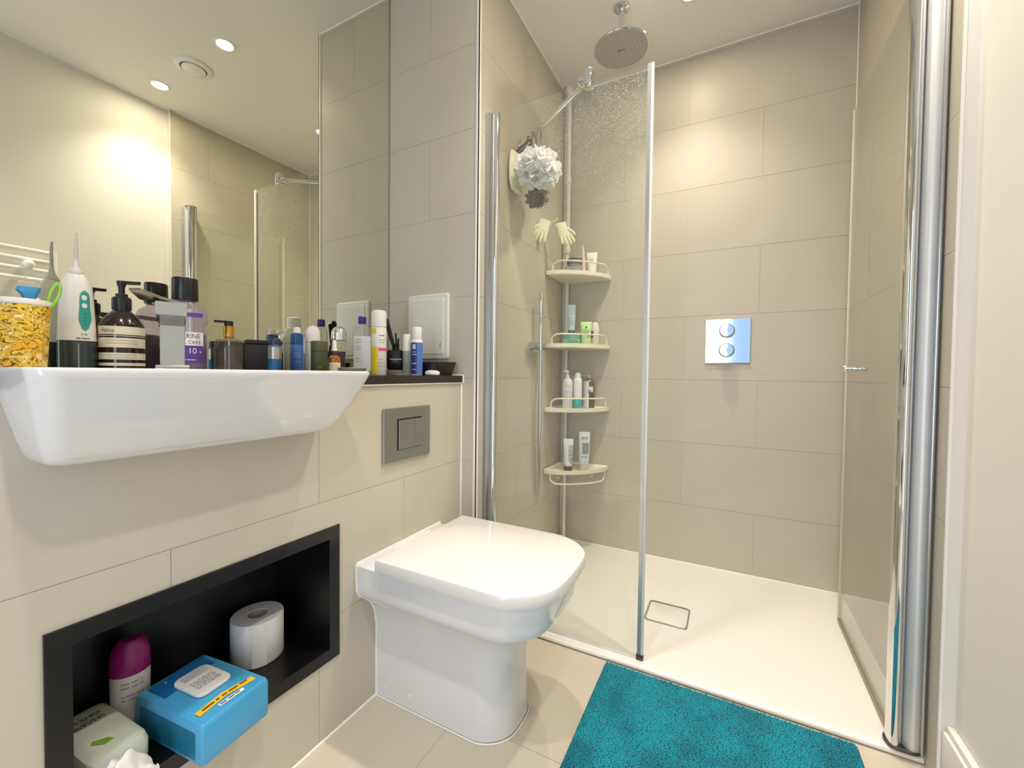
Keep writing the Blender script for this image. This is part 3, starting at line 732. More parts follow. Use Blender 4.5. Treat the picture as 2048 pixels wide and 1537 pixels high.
bp_ = patch(0.0165, 0.126, 0.0125, 0.041, M_TEAL, 'button_panel', 0.0008, t, lambda v: 1.0-0.12*math.cos((v-0.25)*4) if v > -0.6 else 1.0)
patch(0.0155, 0.152, 0.0055, 0.0055, M_WPLAST, 'button', 0.0016, bp_, nx=6, nzv=8)
patch(0.0160, 0.136, 0.0055, 0.0050, M_WPLAST, 'button', 0.0016, bp_, nx=6, nzv=8)
dashes(lambda x, y: on_body(0.017+x, 0.110+y, 0.0016), [0.010, 0.003, -0.004, -0.011], 0.006, 0.0014, mat('deep_teal', (24, 96, 92), 0.5), bp_, seed=4)
dashes(lambda x, y: on_body(0.0165+x, 0.0785+y, 0.0009), [0.0], 0.016, 0.003, M_GREYPRINT, t, seed=43)
dashes(lambda x, y: on_body(0.012+x, 0.0705+y, 0.0009), [0.0], 0.028, 0.002, M_DARKPRINT, t, seed=2)

# brown pump bottle with cream label
t = L('pump_bottle', 'dark brown pump bottle with cream striped label beside the water flosser', 'bottle', -1.157, 0.409)
M_AMB = mat('brown_bottle', (40, 26, 24), 0.14, spec=0.6, var=0.1)
bottle(t, [(0.046, 0.0), (0.0500, 0.004), (0.0505, 0.010), (0.0505, 0.100), (0.047, 0.108), (0.036, 0.121), (0.026, 0.130), (0.020, 0.134), (0.0185, 0.140)], M_AMB)
pm = part('pump', MB().lathe([(0.0215, 0.136), (0.022, 0.138), (0.022, 0.160), (0.019, 0.163), (0.014, 0.164), (0.014, 0.170), (0.0075, 0.171), (0.0075, 0.184), (0.0105, 0.190), (0.0115, 0.196), (0.006, 0.198), (0.0001, 0.198)], n=24), M_BLKP, t)
part('spout', MB().loft([[(-0.010,-0.006,0.192),(-0.010,0.006,0.192),(-0.010,0.006,0.198),(-0.010,-0.006,0.198)], [(0.018,-0.006,0.192),(0.018,0.006,0.192),(0.018,0.006,0.199),(0.018,-0.006,0.199)], [(0.042,-0.004,0.194),(0.042,0.004,0.194),(0.042,0.004,0.2005),(0.042,-0.004,0.2005)]]), M_BLKP, pm)
M_LABC = mat('cream_label', (222, 212, 182), 0.55, var=0.03)
for z0_, z1_ in [(0.082, 0.099), (0.055, 0.075), (0.030, 0.044), (0.017, 0.023), (0.0785, 0.0798)]:
    part('label', shell(0.0505, z0_, z1_, -1.5, 1.5, 24), M_LABC, t)
lettering('Aesop.', 0.013, cyl(0.0505, 0.0905, -0.62), M_DARKPRINT, t)
dashes(cyl(0.0505, 0.0655), [0.004, -0.002], 0.070, 0.0014, M_GREYPRINT, t, seed=5)
dashes(cyl(0.0505, 0.037), [0.002, -0.003], 0.066, 0.0012, M_GREYPRINT, t, seed=6)

# mouthwash
t = L('mouthwash_bottle', 'clear mouthwash bottle of purple liquid with black cap behind the tap', 'bottle', -1.165, 0.530); t.scale.x *= 1.16
prof = [(0.088, 0.050, 0.014, 0.0), (0.092, 0.054, 0.016, 0.004), (0.092, 0.054, 0.016, 0.098), (0.086, 0.050, 0.016, 0.106), (0.086, 0.050, 0.016, 0.116), (0.096, 0.056, 0.018, 0.124), (0.096, 0.056, 0.018, 0.146), (0.086, 0.052, 0.02, 0.158), (0.054, 0.044, 0.02, 0.168), (0.042, 0.038, 0.018, 0.176)]
boxbottle(t, prof, glassmat('clear_mauve', (0.86, 0.80, 0.86), haze=0.22, haze_rgb=(205, 196, 205)), 'body')
boxbottle(t, [(0.086, 0.048, 0.013, 0.003), (0.088, 0.050, 0.014, 0.006), (0.088, 0.050, 0.014, 0.094)], mat('purple_liquid', (70, 45, 92), 0.15, var=0.05), 'liquid', label='dark purple mouthwash')
cp = part('cap', MB().lathe([(0.0275, 0.176), (0.0285, 0.178), (0.0280, 0.226), (0.0265, 0.229), (0.0001, 0.230)], n=36), M_BLKP, t)
part('cap_ridges', MB().lathe([(0.0288, 0.180), (0.0288, 0.184)], n=36), M_BLKP, cp)
M_PURP = mat('purple_label', (98, 60, 150), 0.45)
def flatlabel(w_, z0_, z1_, y_, m, name='label', r=0.003, x0=0.0):
    return part(name, MB().loft([[(x0+x, y_, (z0_+z1_)/2+z) for x, z in rrect(w_, z1_-z0_, r, 3)], [(x0+x, y_-0.0006, (z0_+z1_)/2+z) for x, z in rrect(w_, z1_-z0_, r, 3)]]), m, t, smooth=False)
flatlabel(0.074, 0.028, 0.100, -0.0272, M_WPRINT)
flatlabel(0.074, 0.028, 0.068, -0.0279, M_PURP)
flatlabel(0.074, 0.136, 0.146, -0.0283, M_PURP)
lettering('LISTERINE', 0.0165, flat(-0.0281, 0.090), M_DARKPRINT, t, sx=0.86)
lettering('TOTAL CARE', 0.0125, flat(-0.0281, 0.0755), M_DARKPRINT, t, sx=0.88)
lettering('10', 0.019, flat(-0.0287, 0.055, 0.014), M_WPRINT, t)
lettering('x', 0.010, flat(-0.0287, 0.054, 0.031), M_WPRINT, t)
dashes(lambda x, y: (0.006+x, -0.0287, 0.034+y), [0.0], 0.036, 0.0018, M_WPRINT, t, seed=9)

# clear dispenser with gold collar
t = L('soap_dispenser', 'clear pump dispenser with gold collar and black nozzle on the ledge', 'dispenser', -1.090, 0.588)
bottle(t, [(0.034, 0.0), (0.0355, 0.003), (0.0355, 0.078), (0.032, 0.084), (0.018, 0.088), (0.0125, 0.092)], glassmat('clear_smoke', (0.80, 0.78, 0.76), haze=0.12, haze_rgb=(150, 140, 128)), n=32)
bottle(t, [(0.0335, 0.003), (0.0335, 0.070)], glassmat('soap_fill', (0.66, 0.64, 0.62), haze=0.14, haze_rgb=(120, 112, 104)), 'liquid')
part('dip_tube', MB().tube([(0, 0, 0.006), (0, 0, 0.09)], 0.0028, 8), M_WPLAST, t)
cl = part('collar', MB().lathe([(0.0125, 0.0905), (0.0135, 0.0915), (0.0135, 0.116), (0.0115, 0.118)], n=28), mat('gold_metal', (214, 160, 72), 0.2, metal=1.0), t, label='gold metal collar')
part('nozzle', MB().lathe([(0.0115, 0.117), (0.0115, 0.130), (0.0001, 0.131)], n=24).box((-0.036, -0.005, 0.1255), (0.0, 0.005, 0.131), 0.001), M_BLKP, t, label='black nozzle')

# black box
t = L('black_box', 'plain black rectangular box behind the small blue bottle', 'box', -1.165, 0.715, 0.15)
part('box_body', MB().box((-0.045, -0.032, 0), (0.052, 0.032, 0.082), 0.002), mat('matt_black_card', (26, 25, 27), 0.55), t)
part('lid', MB().box((-0.047, -0.034, 0.083), (0.054, 0.034, 0.094), 0.002), mat('matt_black_card', (26, 25, 27), 0.55), t)

# small blue bottle with silver label
t = L('blue_jar_bottle', 'small blue bottle with silver band and dark cap beside the black box', 'bottle', -1.090, 0.704)
bottle(t, [(0.0175, 0), (0.0188, 0.002), (0.0188, 0.076), (0.016, 0.080)], mat('petrol_blue', (24, 88, 132), 0.3, var=0.1))
part('label', shell(0.0188, 0.042, 0.074, -1.6, 1.6, 18), mat('silver_label', (176, 172, 164), 0.25, metal=0.6), t, label='silver label band')
part('cap', MB().lathe([(0.0165, 0.079), (0.017, 0.081), (0.0165, 0.094), (0.0145, 0.097), (0.0001, 0.098)], n=24), mat('navy_cap', (36, 42, 62), 0.35), t)

# royal blue bottle
t = L('blue_bottle', 'royal blue cylindrical bottle with white tip on the ledge', 'bottle', -1.175, 0.829)
bottle(t, [(0.0195, 0), (0.0207, 0.002), (0.0207, 0.088), (0.0200, 0.090)], mat('royal_blue', (70, 108, 176), 0.35, var=0.1))
part('shoulder', MB().lathe([(0.0203, 0.090), (0.0203, 0.116), (0.0185, 0.123), (0.012, 0.126)], n=28), mat('deep_blue', (30, 74, 130), 0.3), t)
part('tip', MB().lathe([(0.0125, 0.125), (0.0118, 0.138), (0.009, 0.143), (0.0001, 0.1445)], n=24), M_WPLAST, t, label='white tip')
dashes(cyl(0.0207, 0.05), [0.014, 0.008, 0.002, -0.012], 0.024, 0.0018, mat('pale_blue_print', (150, 172, 214), 0.5), t, seed=11)

# white oval bottle
t = L('white_bottle', 'tall white oval bottle behind the olive green canister', 'bottle', -1.175, 0.884)
bottle(t, [(0.0225, 0), (0.0245, 0.003), (0.0245, 0.115), (0.0215, 0.138), (0.015, 0.150), (0.0001, 0.155)], M_WPLAST, sy=0.7)
part('seam_line', MB().lathe([(0.0248, 0.100), (0.0248, 0.1012)], n=32, sy=0.7), M_GREYPRINT, t)

# olive canister
t = L('olive_canister', 'olive green cylindrical canister on the basin deck corner', 'canister', -1.030, 0.796)
M_OLIVE = mat('olive_card', (70, 74, 40), 0.5, var=0.08)
bottle(t, [(0.0238, 0), (0.0245, 0.001), (0.0245, 0.066)], M_OLIVE)
part('lid', MB().lathe([(0.0250, 0.0665), (0.0250, 0.093), (0.0240, 0.0945), (0.0001, 0.0945)], n=32), M_OLIVE, t)
dashes(cyl(0.0245, 0.022), [0.0], 0.010, 0.002, mat('light_olive_print', (150, 154, 118), 0.5), t, seed=8)

# amber dropper bottle
t = L('dropper_bottle', 'small amber dropper bottle with cream label and white pipette cap', 'bottle', -1.020, 0.838)
bottle(t, [(0.0165, 0), (0.0178, 0.002), (0.0178, 0.044), (0.0155, 0.052), (0.0085, 0.057), (0.0085, 0.062)], mat('amber_glass', (150, 92, 34), 0.12, var=0.1))
part('label', shell(0.0178, 0.004, 0.036, -1.7, 1.7, 18), mat('cream_paper', (226, 208, 164), 0.6), t, label='cream paper label')
dashes(cyl(0.0178, 0.022), [0.006, 0.001, -0.004], 0.022, 0.001, M_GREYPRINT, t, seed=12)
part('collar', MB().lathe([(0.0100, 0.059), (0.0105, 0.060), (0.0105, 0.068), (0.009, 0.070)], n=20), mat('brown_collar', (70, 44, 24), 0.35), t)
part('pipette_cap', MB().lathe([(0.009, 0.069), (0.009, 0.074), (0.0065, 0.080), (0.006, 0.096), (0.004, 0.101), (0.0001, 0.102)], n=18), mat('ivory_rubber', (232, 224, 200), 0.5), t, label='ivory rubber pipette bulb')

# perfume with chrome dome
t = L('perfume_bottle', 'tapered dark glass perfume bottle with chrome dome cap', 'bottle', -1.090, 0.912)
bottle(t, [(0.0165, 0), (0.0175, 0.003), (0.0215, 0.066), (0.0225, 0.072)], mat('charcoal_glass', (62, 56, 54), 0.15, var=0.1), label='charcoal lower body')
part('clear_neck', MB().lathe([(0.0225, 0.0725), (0.0235, 0.108)], n=28), glassmat('perfume_clear', (0.9, 0.88, 0.82), haze=0.3, haze_rgb=(214, 204, 180)), t)
part('dome_cap', MB().lathe([(0.0245, 0.108), (0.0245, 0.124), (0.0235, 0.134), (0.0195, 0.143), (0.012, 0.149), (0.0001, 0.151)], n=32), M_CHROME, t, label='chrome dome')

# pale dish
t = L('shallow_dish', 'shallow grey green dish at the end of the basin', 'dish', -0.985, 0.872)
part('dish_body', MB().lathe([(0.028, 0), (0.034, 0.003), (0.042, 0.018), (0.0425, 0.020), (0.040, 0.020), (0.033, 0.006), (0.0001, 0.005)], n=36), mat('celadon_glaze', (150, 156, 146), 0.2), t)
part('rim', MB().lathe([(0.0425, 0.0195), (0.0432, 0.0205), (0.0425, 0.022), (0.041, 0.0205), (0.0425, 0.0195)], n=36, cap0=False, cap1=False), mat('celadon_glaze', (150, 156, 146), 0.2), t)

# clear bottle purple cap
t = L('clear_bottle', 'clear rectangular bottle with white label and violet cap', 'bottle', -1.130, 1.043)
boxbottle(t, [(0.060, 0.036, 0.012, 0), (0.064, 0.040, 0.014, 0.003), (0.064, 0.040, 0.014, 0.150), (0.058, 0.038, 0.016, 0.162), (0.032, 0.030, 0.012, 0.172), (0.026, 0.026, 0.012, 0.176)], M_CLEAR)
flatlabel(0.058, 0.012, 0.132, -0.0203, mat('pale_lilac_label', (224, 221, 226), 0.45))
dashes(lambda x, y: (-0.014+x, -0.0211, 0.075+y), [0.045, 0.036, 0.02, 0.012, -0.02, -0.03], 0.020, 0.0022, M_GREYPRINT, t, seed=13)
part('cap', MB().lathe([(0.0135, 0.175), (0.0142, 0.176), (0.0142, 0.198), (0.0130, 0.200), (0.0001, 0.2005)], n=26), mat('violet_cap', (58, 30, 140), 0.35), t, label='violet screw cap')

# spray can
t = L('spray_can', 'tall white and yellow spray can with pink band', 'spray can', -1.020, 1.011)
bottle(t, [(0.0235, 0), (0.0250, 0.002), (0.0250, 0.152), (0.0235, 0.156)], M_WPLAST)
part('cap', MB().lathe([(0.0252, 0.1565), (0.0252, 0.200), (0.0235, 0.207), (0.018, 0.210), (0.0001, 0.211)], n=32), M_WPLAST, t)
M_YEL = mat('yellow_print', (232, 200, 30), 0.45, var=0.12, scale=40)
part('yellow_panel', shell(0.0250, 0.004, 0.092, -1.7, -0.12, 14), M_YEL, t, label='yellow side panel')
part('yellow_panel', shell(0.0250, 0.134, 0.150, -1.7, -0.35, 10), M_YEL, t, label='yellow patch below cap')
part('pink_band', shell(0.0250, 0.078, 0.088, -0.08, 1.6, 12), mat('pink_print', (222, 82, 124), 0.45), t, label='pink band')
dashes(cyl(0.0250, 0.128, 0.45), [0.0], 0.020, 0.003, mat('blue_grey_print', (96, 104, 140), 0.5), t, seed=14)
dashes(cyl(0.0250, 0.10, 0.4), [0.014, 0.006, -0.05, -0.06, -0.07], 0.022, 0.0014, M_GREYPRINT, t, seed=15)

# reed diffuser
t = L('reed_diffuser', 'square black reed diffuser bottle with bundle of black reeds', 'reed diffuser', -1.070, 1.142)
boxbottle(t, [(0.056, 0.056, 0.008, 0.018), (0.062, 0.062, 0.010, 0.028), (0.064, 0.064, 0.010, 0.078), (0.060, 0.060, 0.012, 0.088), (0.030, 0.030, 0.010, 0.090), (0.027, 0.027, 0.010, 0.098)], mat('black_gloss_glass', (10, 10, 11), 0.12), 'body')
boxbottle(t, [(0.060, 0.060, 0.008, 0.0), (0.062, 0.062, 0.009, 0.002), (0.062, 0.062, 0.009, 0.0175)], glassmat('thick_glass_base', (0.86, 0.88, 0.86), haze=0.25, haze_rgb=(170, 172, 166)), 'glass_base', label='clear glass base')
part('neck', MB().lathe([(0.0125, 0.097), (0.0135, 0.099), (0.0135, 0.112), (0.0105, 0.113)], n=20), M_BLKP, t)
dashes(flat(-0.0326, 0.056), [0.0], 0.040, 0.0028, M_WPRINT, t, seed=16)
dashes(flat(-0.0326, 0.050), [0.0], 0.018, 0.0018, M_GREYPRINT, t, seed=17)
M_REED = mat('black_reed', (28, 22, 20), 0.7)
for (ax, ay, tx, ty, tz) in [(-0.004, 0, -0.044, 0.004, 0.205), (-0.002, 0.004, -0.036, 0.010, 0.207), (0.0, -0.003, -0.034, -0.004, 0.196), (0.001, 0.003, -0.030, 0.014, 0.201), (-0.003, -0.002, -0.040, -0.010, 0.192), (0.004, 0.0, 0.000, 0.004, 0.150), (0.006, 0.002, 0.010, 0.0, 0.132)]:
    part('reed', MB().tube([(ax, ay, 0.085), (tx, ty, tz)], 0.0036, 6), M_REED, t)

# small clear/white tube and blue mousse bottle
t = L('travel_tube', 'slim frosted white bottle beside the blue bottle with white cap', 'bottle', -0.975, 1.098)
bottle(t, [(0.0150, 0), (0.0165, 0.002), (0.0165, 0.080)], glassmat('frosted', (0.8, 0.84, 0.84), haze=0.45, haze_rgb=(206, 212, 206)))
part('cap', MB().lathe([(0.0168, 0.081), (0.0168, 0.136), (0.0155, 0.1385), (0.0001, 0.139)], n=26), M_WPLAST, t)
t = L('mousse_bottle', 'blue labelled slim bottle with tall white cap near the black tray', 'bottle', -0.940, 1.104)
bottle(t, [(0.0180, 0), (0.0195, 0.002), (0.0195, 0.116), (0.0175, 0.120)], M_WPLAST)
part('label', shell(0.0195, 0.004, 0.110, -2.2, 0.0, 16), mat('navy_label', (26, 44, 122), 0.4), t, label='navy side of label')
part('label', shell(0.0195, 0.004, 0.110, 0.0, 2.0, 16), mat('sky_label', (82, 118, 190), 0.4), t, label='sky blue side of label')
part('logo_patch', shell(0.0197, 0.088, 0.104, -0.85, -0.2, 6), mat('logo_pale', (186, 196, 214), 0.4), t)
dashes(cyl(0.0198, 0.060, -0.45), [0.018, 0.010, -0.02, -0.04], 0.014, 0.0022, M_WPRINT, t, seed=18)
part('cap', MB().lathe([(0.0165, 0.120), (0.0172, 0.122), (0.0165, 0.158), (0.0150, 0.162), (0.0001, 0.163)], n=26), M_WPLAST, t)

# black tray with soap
t = L('soap_tray', 'black low rounded tray in the corner of the ledge', 'tray', -0.962, 1.196)
t.rotation_euler = (0, 0, PI/2-0.12)
o = rrect(0.120, 0.150, 0.02, 5); i_ = rrect(0.130, 0.176, 0.022, 5); ii = rrect(0.122, 0.168, 0.02, 5); iii = rrect(0.105, 0.136, 0.016, 5)
part('tray_body', MB().loft([[(x,y,0) for x,y in rrect(0.108, 0.146, 0.018, 5)], [(x,y,0.010) for x,y in rrect(0.118, 0.148, 0.02, 5)], [(x,y,0.046) for x,y in i_], [(x,y,0.048) for x,y in rrect(0.126, 0.172, 0.021, 5)], [(x,y,0.044) for x,y in ii], [(x,y,0.006) for x,y in iii]]), mat('black_stoneware', (24, 22, 23), 0.4, var=0.2), t)
t = thing('soap_bar', 'small white bar of soap in front of the black tray', 'soap', (-0.893, 1.128, ZL+0.0003), 0.4)
part('bar', MB().lathe([(0.016, 0.0), (0.022, 0.003), (0.0235, 0.008), (0.021, 0.014), (0.012, 0.0175), (0.0001, 0.018)], n=28, sx=1.1, sy=0.8), mat('white_soap', (226, 224, 218), 0.35, sss=0.1), t)

# ---------------------------------------------------------------- niche contents
t = thing('toilet_roll', 'white toilet roll standing upright in the black niche', 'toilet roll', (-1.012, 0.608, ZNF+0.0003))
M_PAPER = mat('tissue_paper', (222, 218, 212), 0.9, spec=0.1, var=0.02, bump=0.25, bscale=160)
part('paper', MB().loft([[(r*math.cos(2*PI*j/48), r*math.sin(2*PI*j/48), z) for j in range(48)] for r, z in [(0.021, 0.0), (0.055, 0.0), (0.0565, 0.002), (0.0565, 0.100), (0.055, 0.102), (0.022, 0.102), (0.021, 0.101), (0.021, 0.0)]], False, False), M_PAPER, t)
part('core', MB().loft([[(r*math.cos(2*PI*j/32), r*math.sin(2*PI*j/32), z) for j in range(32)] for r, z in [(0.0205, 0.0), (0.0205, 0.101), (0.0192, 0.101), (0.0192, 0.0), (0.0205, 0.0)]], False, False), mat('card_core', (176, 158, 134), 0.9), t)
part('loose_sheet', MB().loft([[(0.0572*math.cos(a), 0.0572*math.sin(a), 0.001) for a in [(-0.75+0.55*i/10) for i in range(11)]], [(0.0574*math.cos(a), 0.0574*math.sin(a), 0.1015) for a in [(-0.75+0.55*i/10) for i in range(11)]]], False, False, closed=False), M_PAPER, t)

t = thing('deodorant', 'white roll-on deodorant with magenta cap in the niche', 'deodorant', (-1.035, 0.372, ZNF+0.0003), face_cam(-1.035, 0.372))
bottle(t, [(0.026, 0), (0.029, 0.003), (0.030, 0.060), (0.0305, 0.098), (0.029, 0.103)], M_WPLAST, sy=0.8)
part('cap', MB().lathe([(0.030, 0.103), (0.0315, 0.106), (0.0305, 0.136), (0.026, 0.156), (0.017, 0.166), (0.0001, 0.169)], n=32, sy=0.82), mat('magenta_plastic', (150, 30, 110), 0.3), t, label='magenta domed cap')
dashes(cyl(0.0302, 0.07, 0.1, sy=0.8), [0.020, 0.012, -0.004, -0.012], 0.034, 0.003, mat('mauve_print', (176, 150, 176), 0.5), t, seed=20)

# wipes pack
t = thing('wipes_pack', 'blue wet wipes packet with white flip lid jutting out of the niche', 'wipes', (-0.903, 0.437, ZNF+0.0003), 0.10)
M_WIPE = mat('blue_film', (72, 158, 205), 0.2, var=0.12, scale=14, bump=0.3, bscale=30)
hx, hy, hh = 0.098, 0.064, 0.076
rings = []
for z, i in [(0.0, 0.004), (0.003, 0.001), (0.010, 0.0), (0.068, 0.0), (0.074, 0.002), (0.076, 0.006)]:
    rings.append([(x, y, z + (0.0015*math.sin(x*160+y*90) if z > 0.05 else 0)) for x, y in rrect(2*(hx-i), 2*(hy-i), 0.005, 3)])
part('packet', MB().loft(rings), M_WIPE, t)
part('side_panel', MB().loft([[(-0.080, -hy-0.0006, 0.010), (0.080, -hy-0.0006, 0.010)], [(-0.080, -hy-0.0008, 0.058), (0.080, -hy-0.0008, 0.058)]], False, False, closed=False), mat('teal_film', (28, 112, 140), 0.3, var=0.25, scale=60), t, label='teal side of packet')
part('dark_panel', MB().loft([[(-0.086, -0.050, 0.0775), (-0.030, -0.050, 0.0775)], [(-0.086, 0.050, 0.0775), (-0.046, 0.050, 0.0775)]], False, False, closed=False), mat('deep_blue_film', (22, 98, 160), 0.25), t, label='deeper blue end of top')
lid = part('flip_lid', MB().prism([(x, y) for x, y in rrect(0.088, 0.064, 0.014, 5)], 0.0765, 0.0845, 0.003).move((-0.010, 0.004, 0)), M_WPLAST, t, label='white flip lid')
dashes(lambda x, y: (0.004-y, 0.004+x, 0.0848), [0.016, 0.010, 0.004, -0.002, -0.008], 0.044, 0.0022, mat('blue_grey_print', (96, 104, 140), 0.5), lid, seed=21)
part('lid_print', MB().loft([[(-0.044, -0.018, 0.0848), (-0.026, -0.018, 0.0848)], [(-0.044, 0.026, 0.0848), (-0.026, 0.026, 0.0848)]], False, False, closed=False), mat('silver_print', (176, 180, 182), 0.5), lid)
part('yellow_stripe', MB().loft([[(0.058, -0.052, 0.0768), (0.073, -0.052, 0.0768)], [(0.052, 0.0, 0.0772), (0.067, 0.0, 0.0772)], [(0.062, 0.052, 0.0768), (0.077, 0.052, 0.0768)]], False, False, closed=False), mat('yellow_stripe', (238, 190, 40), 0.4), t, label='yellow stripe')
dashes(lambda x, y: (0.061-y+abs(x)*0.06, x, 0.0776), [0.0], 0.084, 0.005, mat('brown_print', (120, 84, 20), 0.5), t, seed=22)
part('white_tab', MB().loft([[(0.075, -0.022, 0.0772), (0.082, -0.022, 0.0766)], [(0.076, 0.024, 0.0772), (0.083, 0.024, 0.0766)]], False, False, closed=False), M_WPRINT, t)
dashes(lambda x, y: (0.079-y, 0.001+x, 0.0776), [0.0], 0.042, 0.0028, mat('maroon_print', (110, 44, 50), 0.5), t, seed=23)
lettering('e', 0.009, lambda x, y: (-0.074-y, -0.026+x, 0.0780), M_WPRINT, t)

# tissue packet with leaf print
t = thing('tissue_packet', 'pale green tissue packet with dark lettering and green leaf print in the niche', 'packet', (-0.982, 0.306, ZNF+0.0003), 0.05); t.scale = (0.92, 0.84, 0.95)
rings = []
for z, i in [(0.0, 0.010), (0.005, 0.002), (0.016, 0.0), (0.042, 0.0), (0.054, 0.004), (0.060, 0.014)]:
    rings.append([(x, y, z) for x, y in rrect(2*(0.092-i), 2*(0.050-i), 0.016, 5)])
part('packet', MB().loft(rings), mat('pale_green_film', (214, 220, 202), 0.35, var=0.06, scale=20, bump=0.3, bscale=40), t)
dashes(lambda x, y: (-0.034+y, x, 0.0606), [0.006, 0.0, -0.012, -0.018], 0.05, 0.003, M_DARKPRINT, t, seed=24)
part('leaf_print', MB().add([(0.030, -0.020, 0.0606), (0.040, -0.026, 0.0606), (0.058, -0.012, 0.0606), (0.056, 0.004, 0.0606), (0.044, 0.0, 0.0606)], [(0,1,2,3,4)]), mat('leaf_green', (138, 178, 70), 0.5), t, smooth=False)
t = thing('crumpled_tissue', 'crumpled white tissue beneath the pale green packet at the niche front', 'tissue', (-0.856, 0.296, ZNF+0.0003)); t.scale = (0.95, 1.0, 1.75)
rnd = random.Random(5); ct = MB(); N = 26; M_ = 26
grid = []
for i in range(N+1):
    row = []
    for j in range(M_+1):
        u, v = i/N-0.5, j/M_-0.5
        hgt = 0.038*math.exp(-(u*u+v*v)*4.5) + 0.0045*math.sin(u*17+v*9) + 0.0035*abs(math.sin(v*13-u*8+2*math.sin(u*7))) + rnd.uniform(-0.0005, 0.0005)
        row.append((u*0.075, v*0.085, max(0.004, hgt)))
    grid.append(row)
vs = [p_ for row in grid for p_ in row] + [(p_[0], p_[1], 0.0) for row in grid for p_ in row]
K = (N+1)*(M_+1); fs = []
for i in range(N):
    for j in range(M_):
        q = i*(M_+1)+j; fs.append((q, q+1, q+M_+2, q+M_+1)); fs.append((K+q, K+q+M_+1, K+q+M_+2, K+q+1))
ct.add(vs, fs); part('tissue_sheet', ct, M_PAPER, t, ang=60)

# ---------------------------------------------------------------- bath mat
t = thing('bath_mat', 'teal tufted bath mat lying in front of the shower tray', 'bath mat', (-0.017, 0.836, 0))
M_RUGB = mat('teal_backing', (8, 96, 112), 0.9)
mrug = bpy.data.materials.new('teal_pile'); mrug.use_nodes = True
nt = mrug.node_tree; p = nt.nodes['Principled BSDF']; p.inputs['Roughness'].default_value = 0.8; p.inputs['Specular IOR Level'].default_value = 0.2
p.inputs['Sheen Weight'].default_value = 0.25
tc = nt.nodes.new('ShaderNodeTexCoord')
n1 = nt.nodes.new('ShaderNodeTexNoise'); n1.inputs['Scale'].default_value = 9; n1.inputs['Detail'].default_value = 6
nt.links.new(tc.outputs['Object'], n1.inputs['Vector'])
cr = nt.nodes.new('ShaderNodeValToRGB'); cr.color_ramp.elements[0].position = 0.36; cr.color_ramp.elements[1].position = 0.58
cr.color_ramp.elements[0].color = lin((0, 122, 140)); cr.color_ramp.elements[1].color = lin((2, 148, 164))
nt.links.new(n1.outputs['Fac'], cr.inputs[0]); nt.links.new(cr.outputs[0], p.inputs['Base Color'])
MW, MD = 0.630, 0.930
part('backing', MB().prism(rrect(MW, MD, 0.012, 5), 0.0005, 0.007, 0.001), M_RUGB, t)
rnd = random.Random(11); pl = MB()
for i in range(150):
    for j in range(150):
        x = -MW/2+0.004+(MW-0.008)*(i+rnd.uniform(0.1, 0.9))/150; y = MD/2-0.004-0.52*(j+0.5+rnd.uniform(-0.25, 0.25))/150
        r = 0.0030; h = rnd.uniform(0.0115, 0.0135); tx, ty = rnd.uniform(-0.0015, 0.0015), rnd.uniform(-0.0015, 0.0015)
        a0 = rnd.uniform(0, PI)
        b0 = len(pl.v)
        pl.v += [(x+r*math.cos(a0+k*PI/2), y+r*math.sin(a0+k*PI/2), 0.005) for k in range(4)] + [(x+tx+r*0.62*math.cos(a0+k*PI/2), y+ty+r*0.62*math.sin(a0+k*PI/2), h) for k in range(4)]
        pl.f += [(b0+k, b0+(k+1) % 4, b0+4+(k+1) % 4, b0+4+k) for k in range(4)] + [(b0+4, b0+5, b0+6, b0+7)]
part('pile', pl, mrug, t, kind='stuff', ang=80)

# ---------------------------------------------------------------- ceiling fittings
def downlight(label, x, y, on=True, group='recessed ceiling downlights'):
    t = thing('downlight', label, 'downlight', (x, y, ZC), 0, group)
    part('bezel', MB().lathe([(0.044, 0.0), (0.044, -0.003), (0.040, -0.005), (0.034, -0.004), (0.032, 0.0)], n=32, cap0=False, cap1=False), M_TRIMW, t)
    part('lens', MB().lathe([(0.0325, -0.0005), (0.0325, -0.0015), (0.0001, -0.0020)], n=28), M_LAMP, t)
    l = bpy.data.lights.new('downlight_beam', 'SPOT'); l.energy = SPOT_W; l.color = LAMP_COL
    l.spot_size = math.radians(106); l.spot_blend = 1.0; l.shadow_soft_size = 0.03
    o = bpy.data.objects.new('downlight_beam', l); COL.objects.link(o); o.parent = t; o.location = (0, 0, -0.012)
    return t
downlight('white ceiling downlight reflected nearest the mirror edge, above the basin side', -0.375, 1.12)
downlight('white ceiling downlight near the painted right wall', 0.228, 1.12)
downlight('white ceiling downlight inside the shower by its back wall', -0.170, 1.80)
for x in (-0.375, 0.228):  # unseen spots without fittings, added for light level where more downlights are likely
    l = bpy.data.lights.new('downlight_beam', 'SPOT'); l.energy = SPOT_W; l.color = LAMP_COL
    l.spot_size = math.radians(106); l.spot_blend = 1.0; l.shadow_soft_size = 0.03
    o = bpy.data.objects.new('unseen_rear_spot', l); COL.objects.link(o); o.location = (x, 0.05, ZC-0.012)
t = thing('ceiling_vent', 'round white extractor vent in the bathroom ceiling', 'vent', (-0.081, 1.132, ZC))
part('outer_ring', MB().lathe([(0.078, 0.0), (0.078, -0.006), (0.070, -0.012), (0.056, -0.012), (0.054, -0.004)], n=40, cap0=False, cap1=False), M_TRIMW, t)
part('throat', MB().lathe([(0.0545, -0.001), (0.0545, -0.004), (0.0001, -0.004)], n=32), M_SHADOWGAP, t)
part('centre_disc', MB().lathe([(0.046, -0.0045), (0.050, -0.010), (0.049, -0.016), (0.040, -0.019), (0.0001, -0.020)], n=36), M_TRIMW, t)

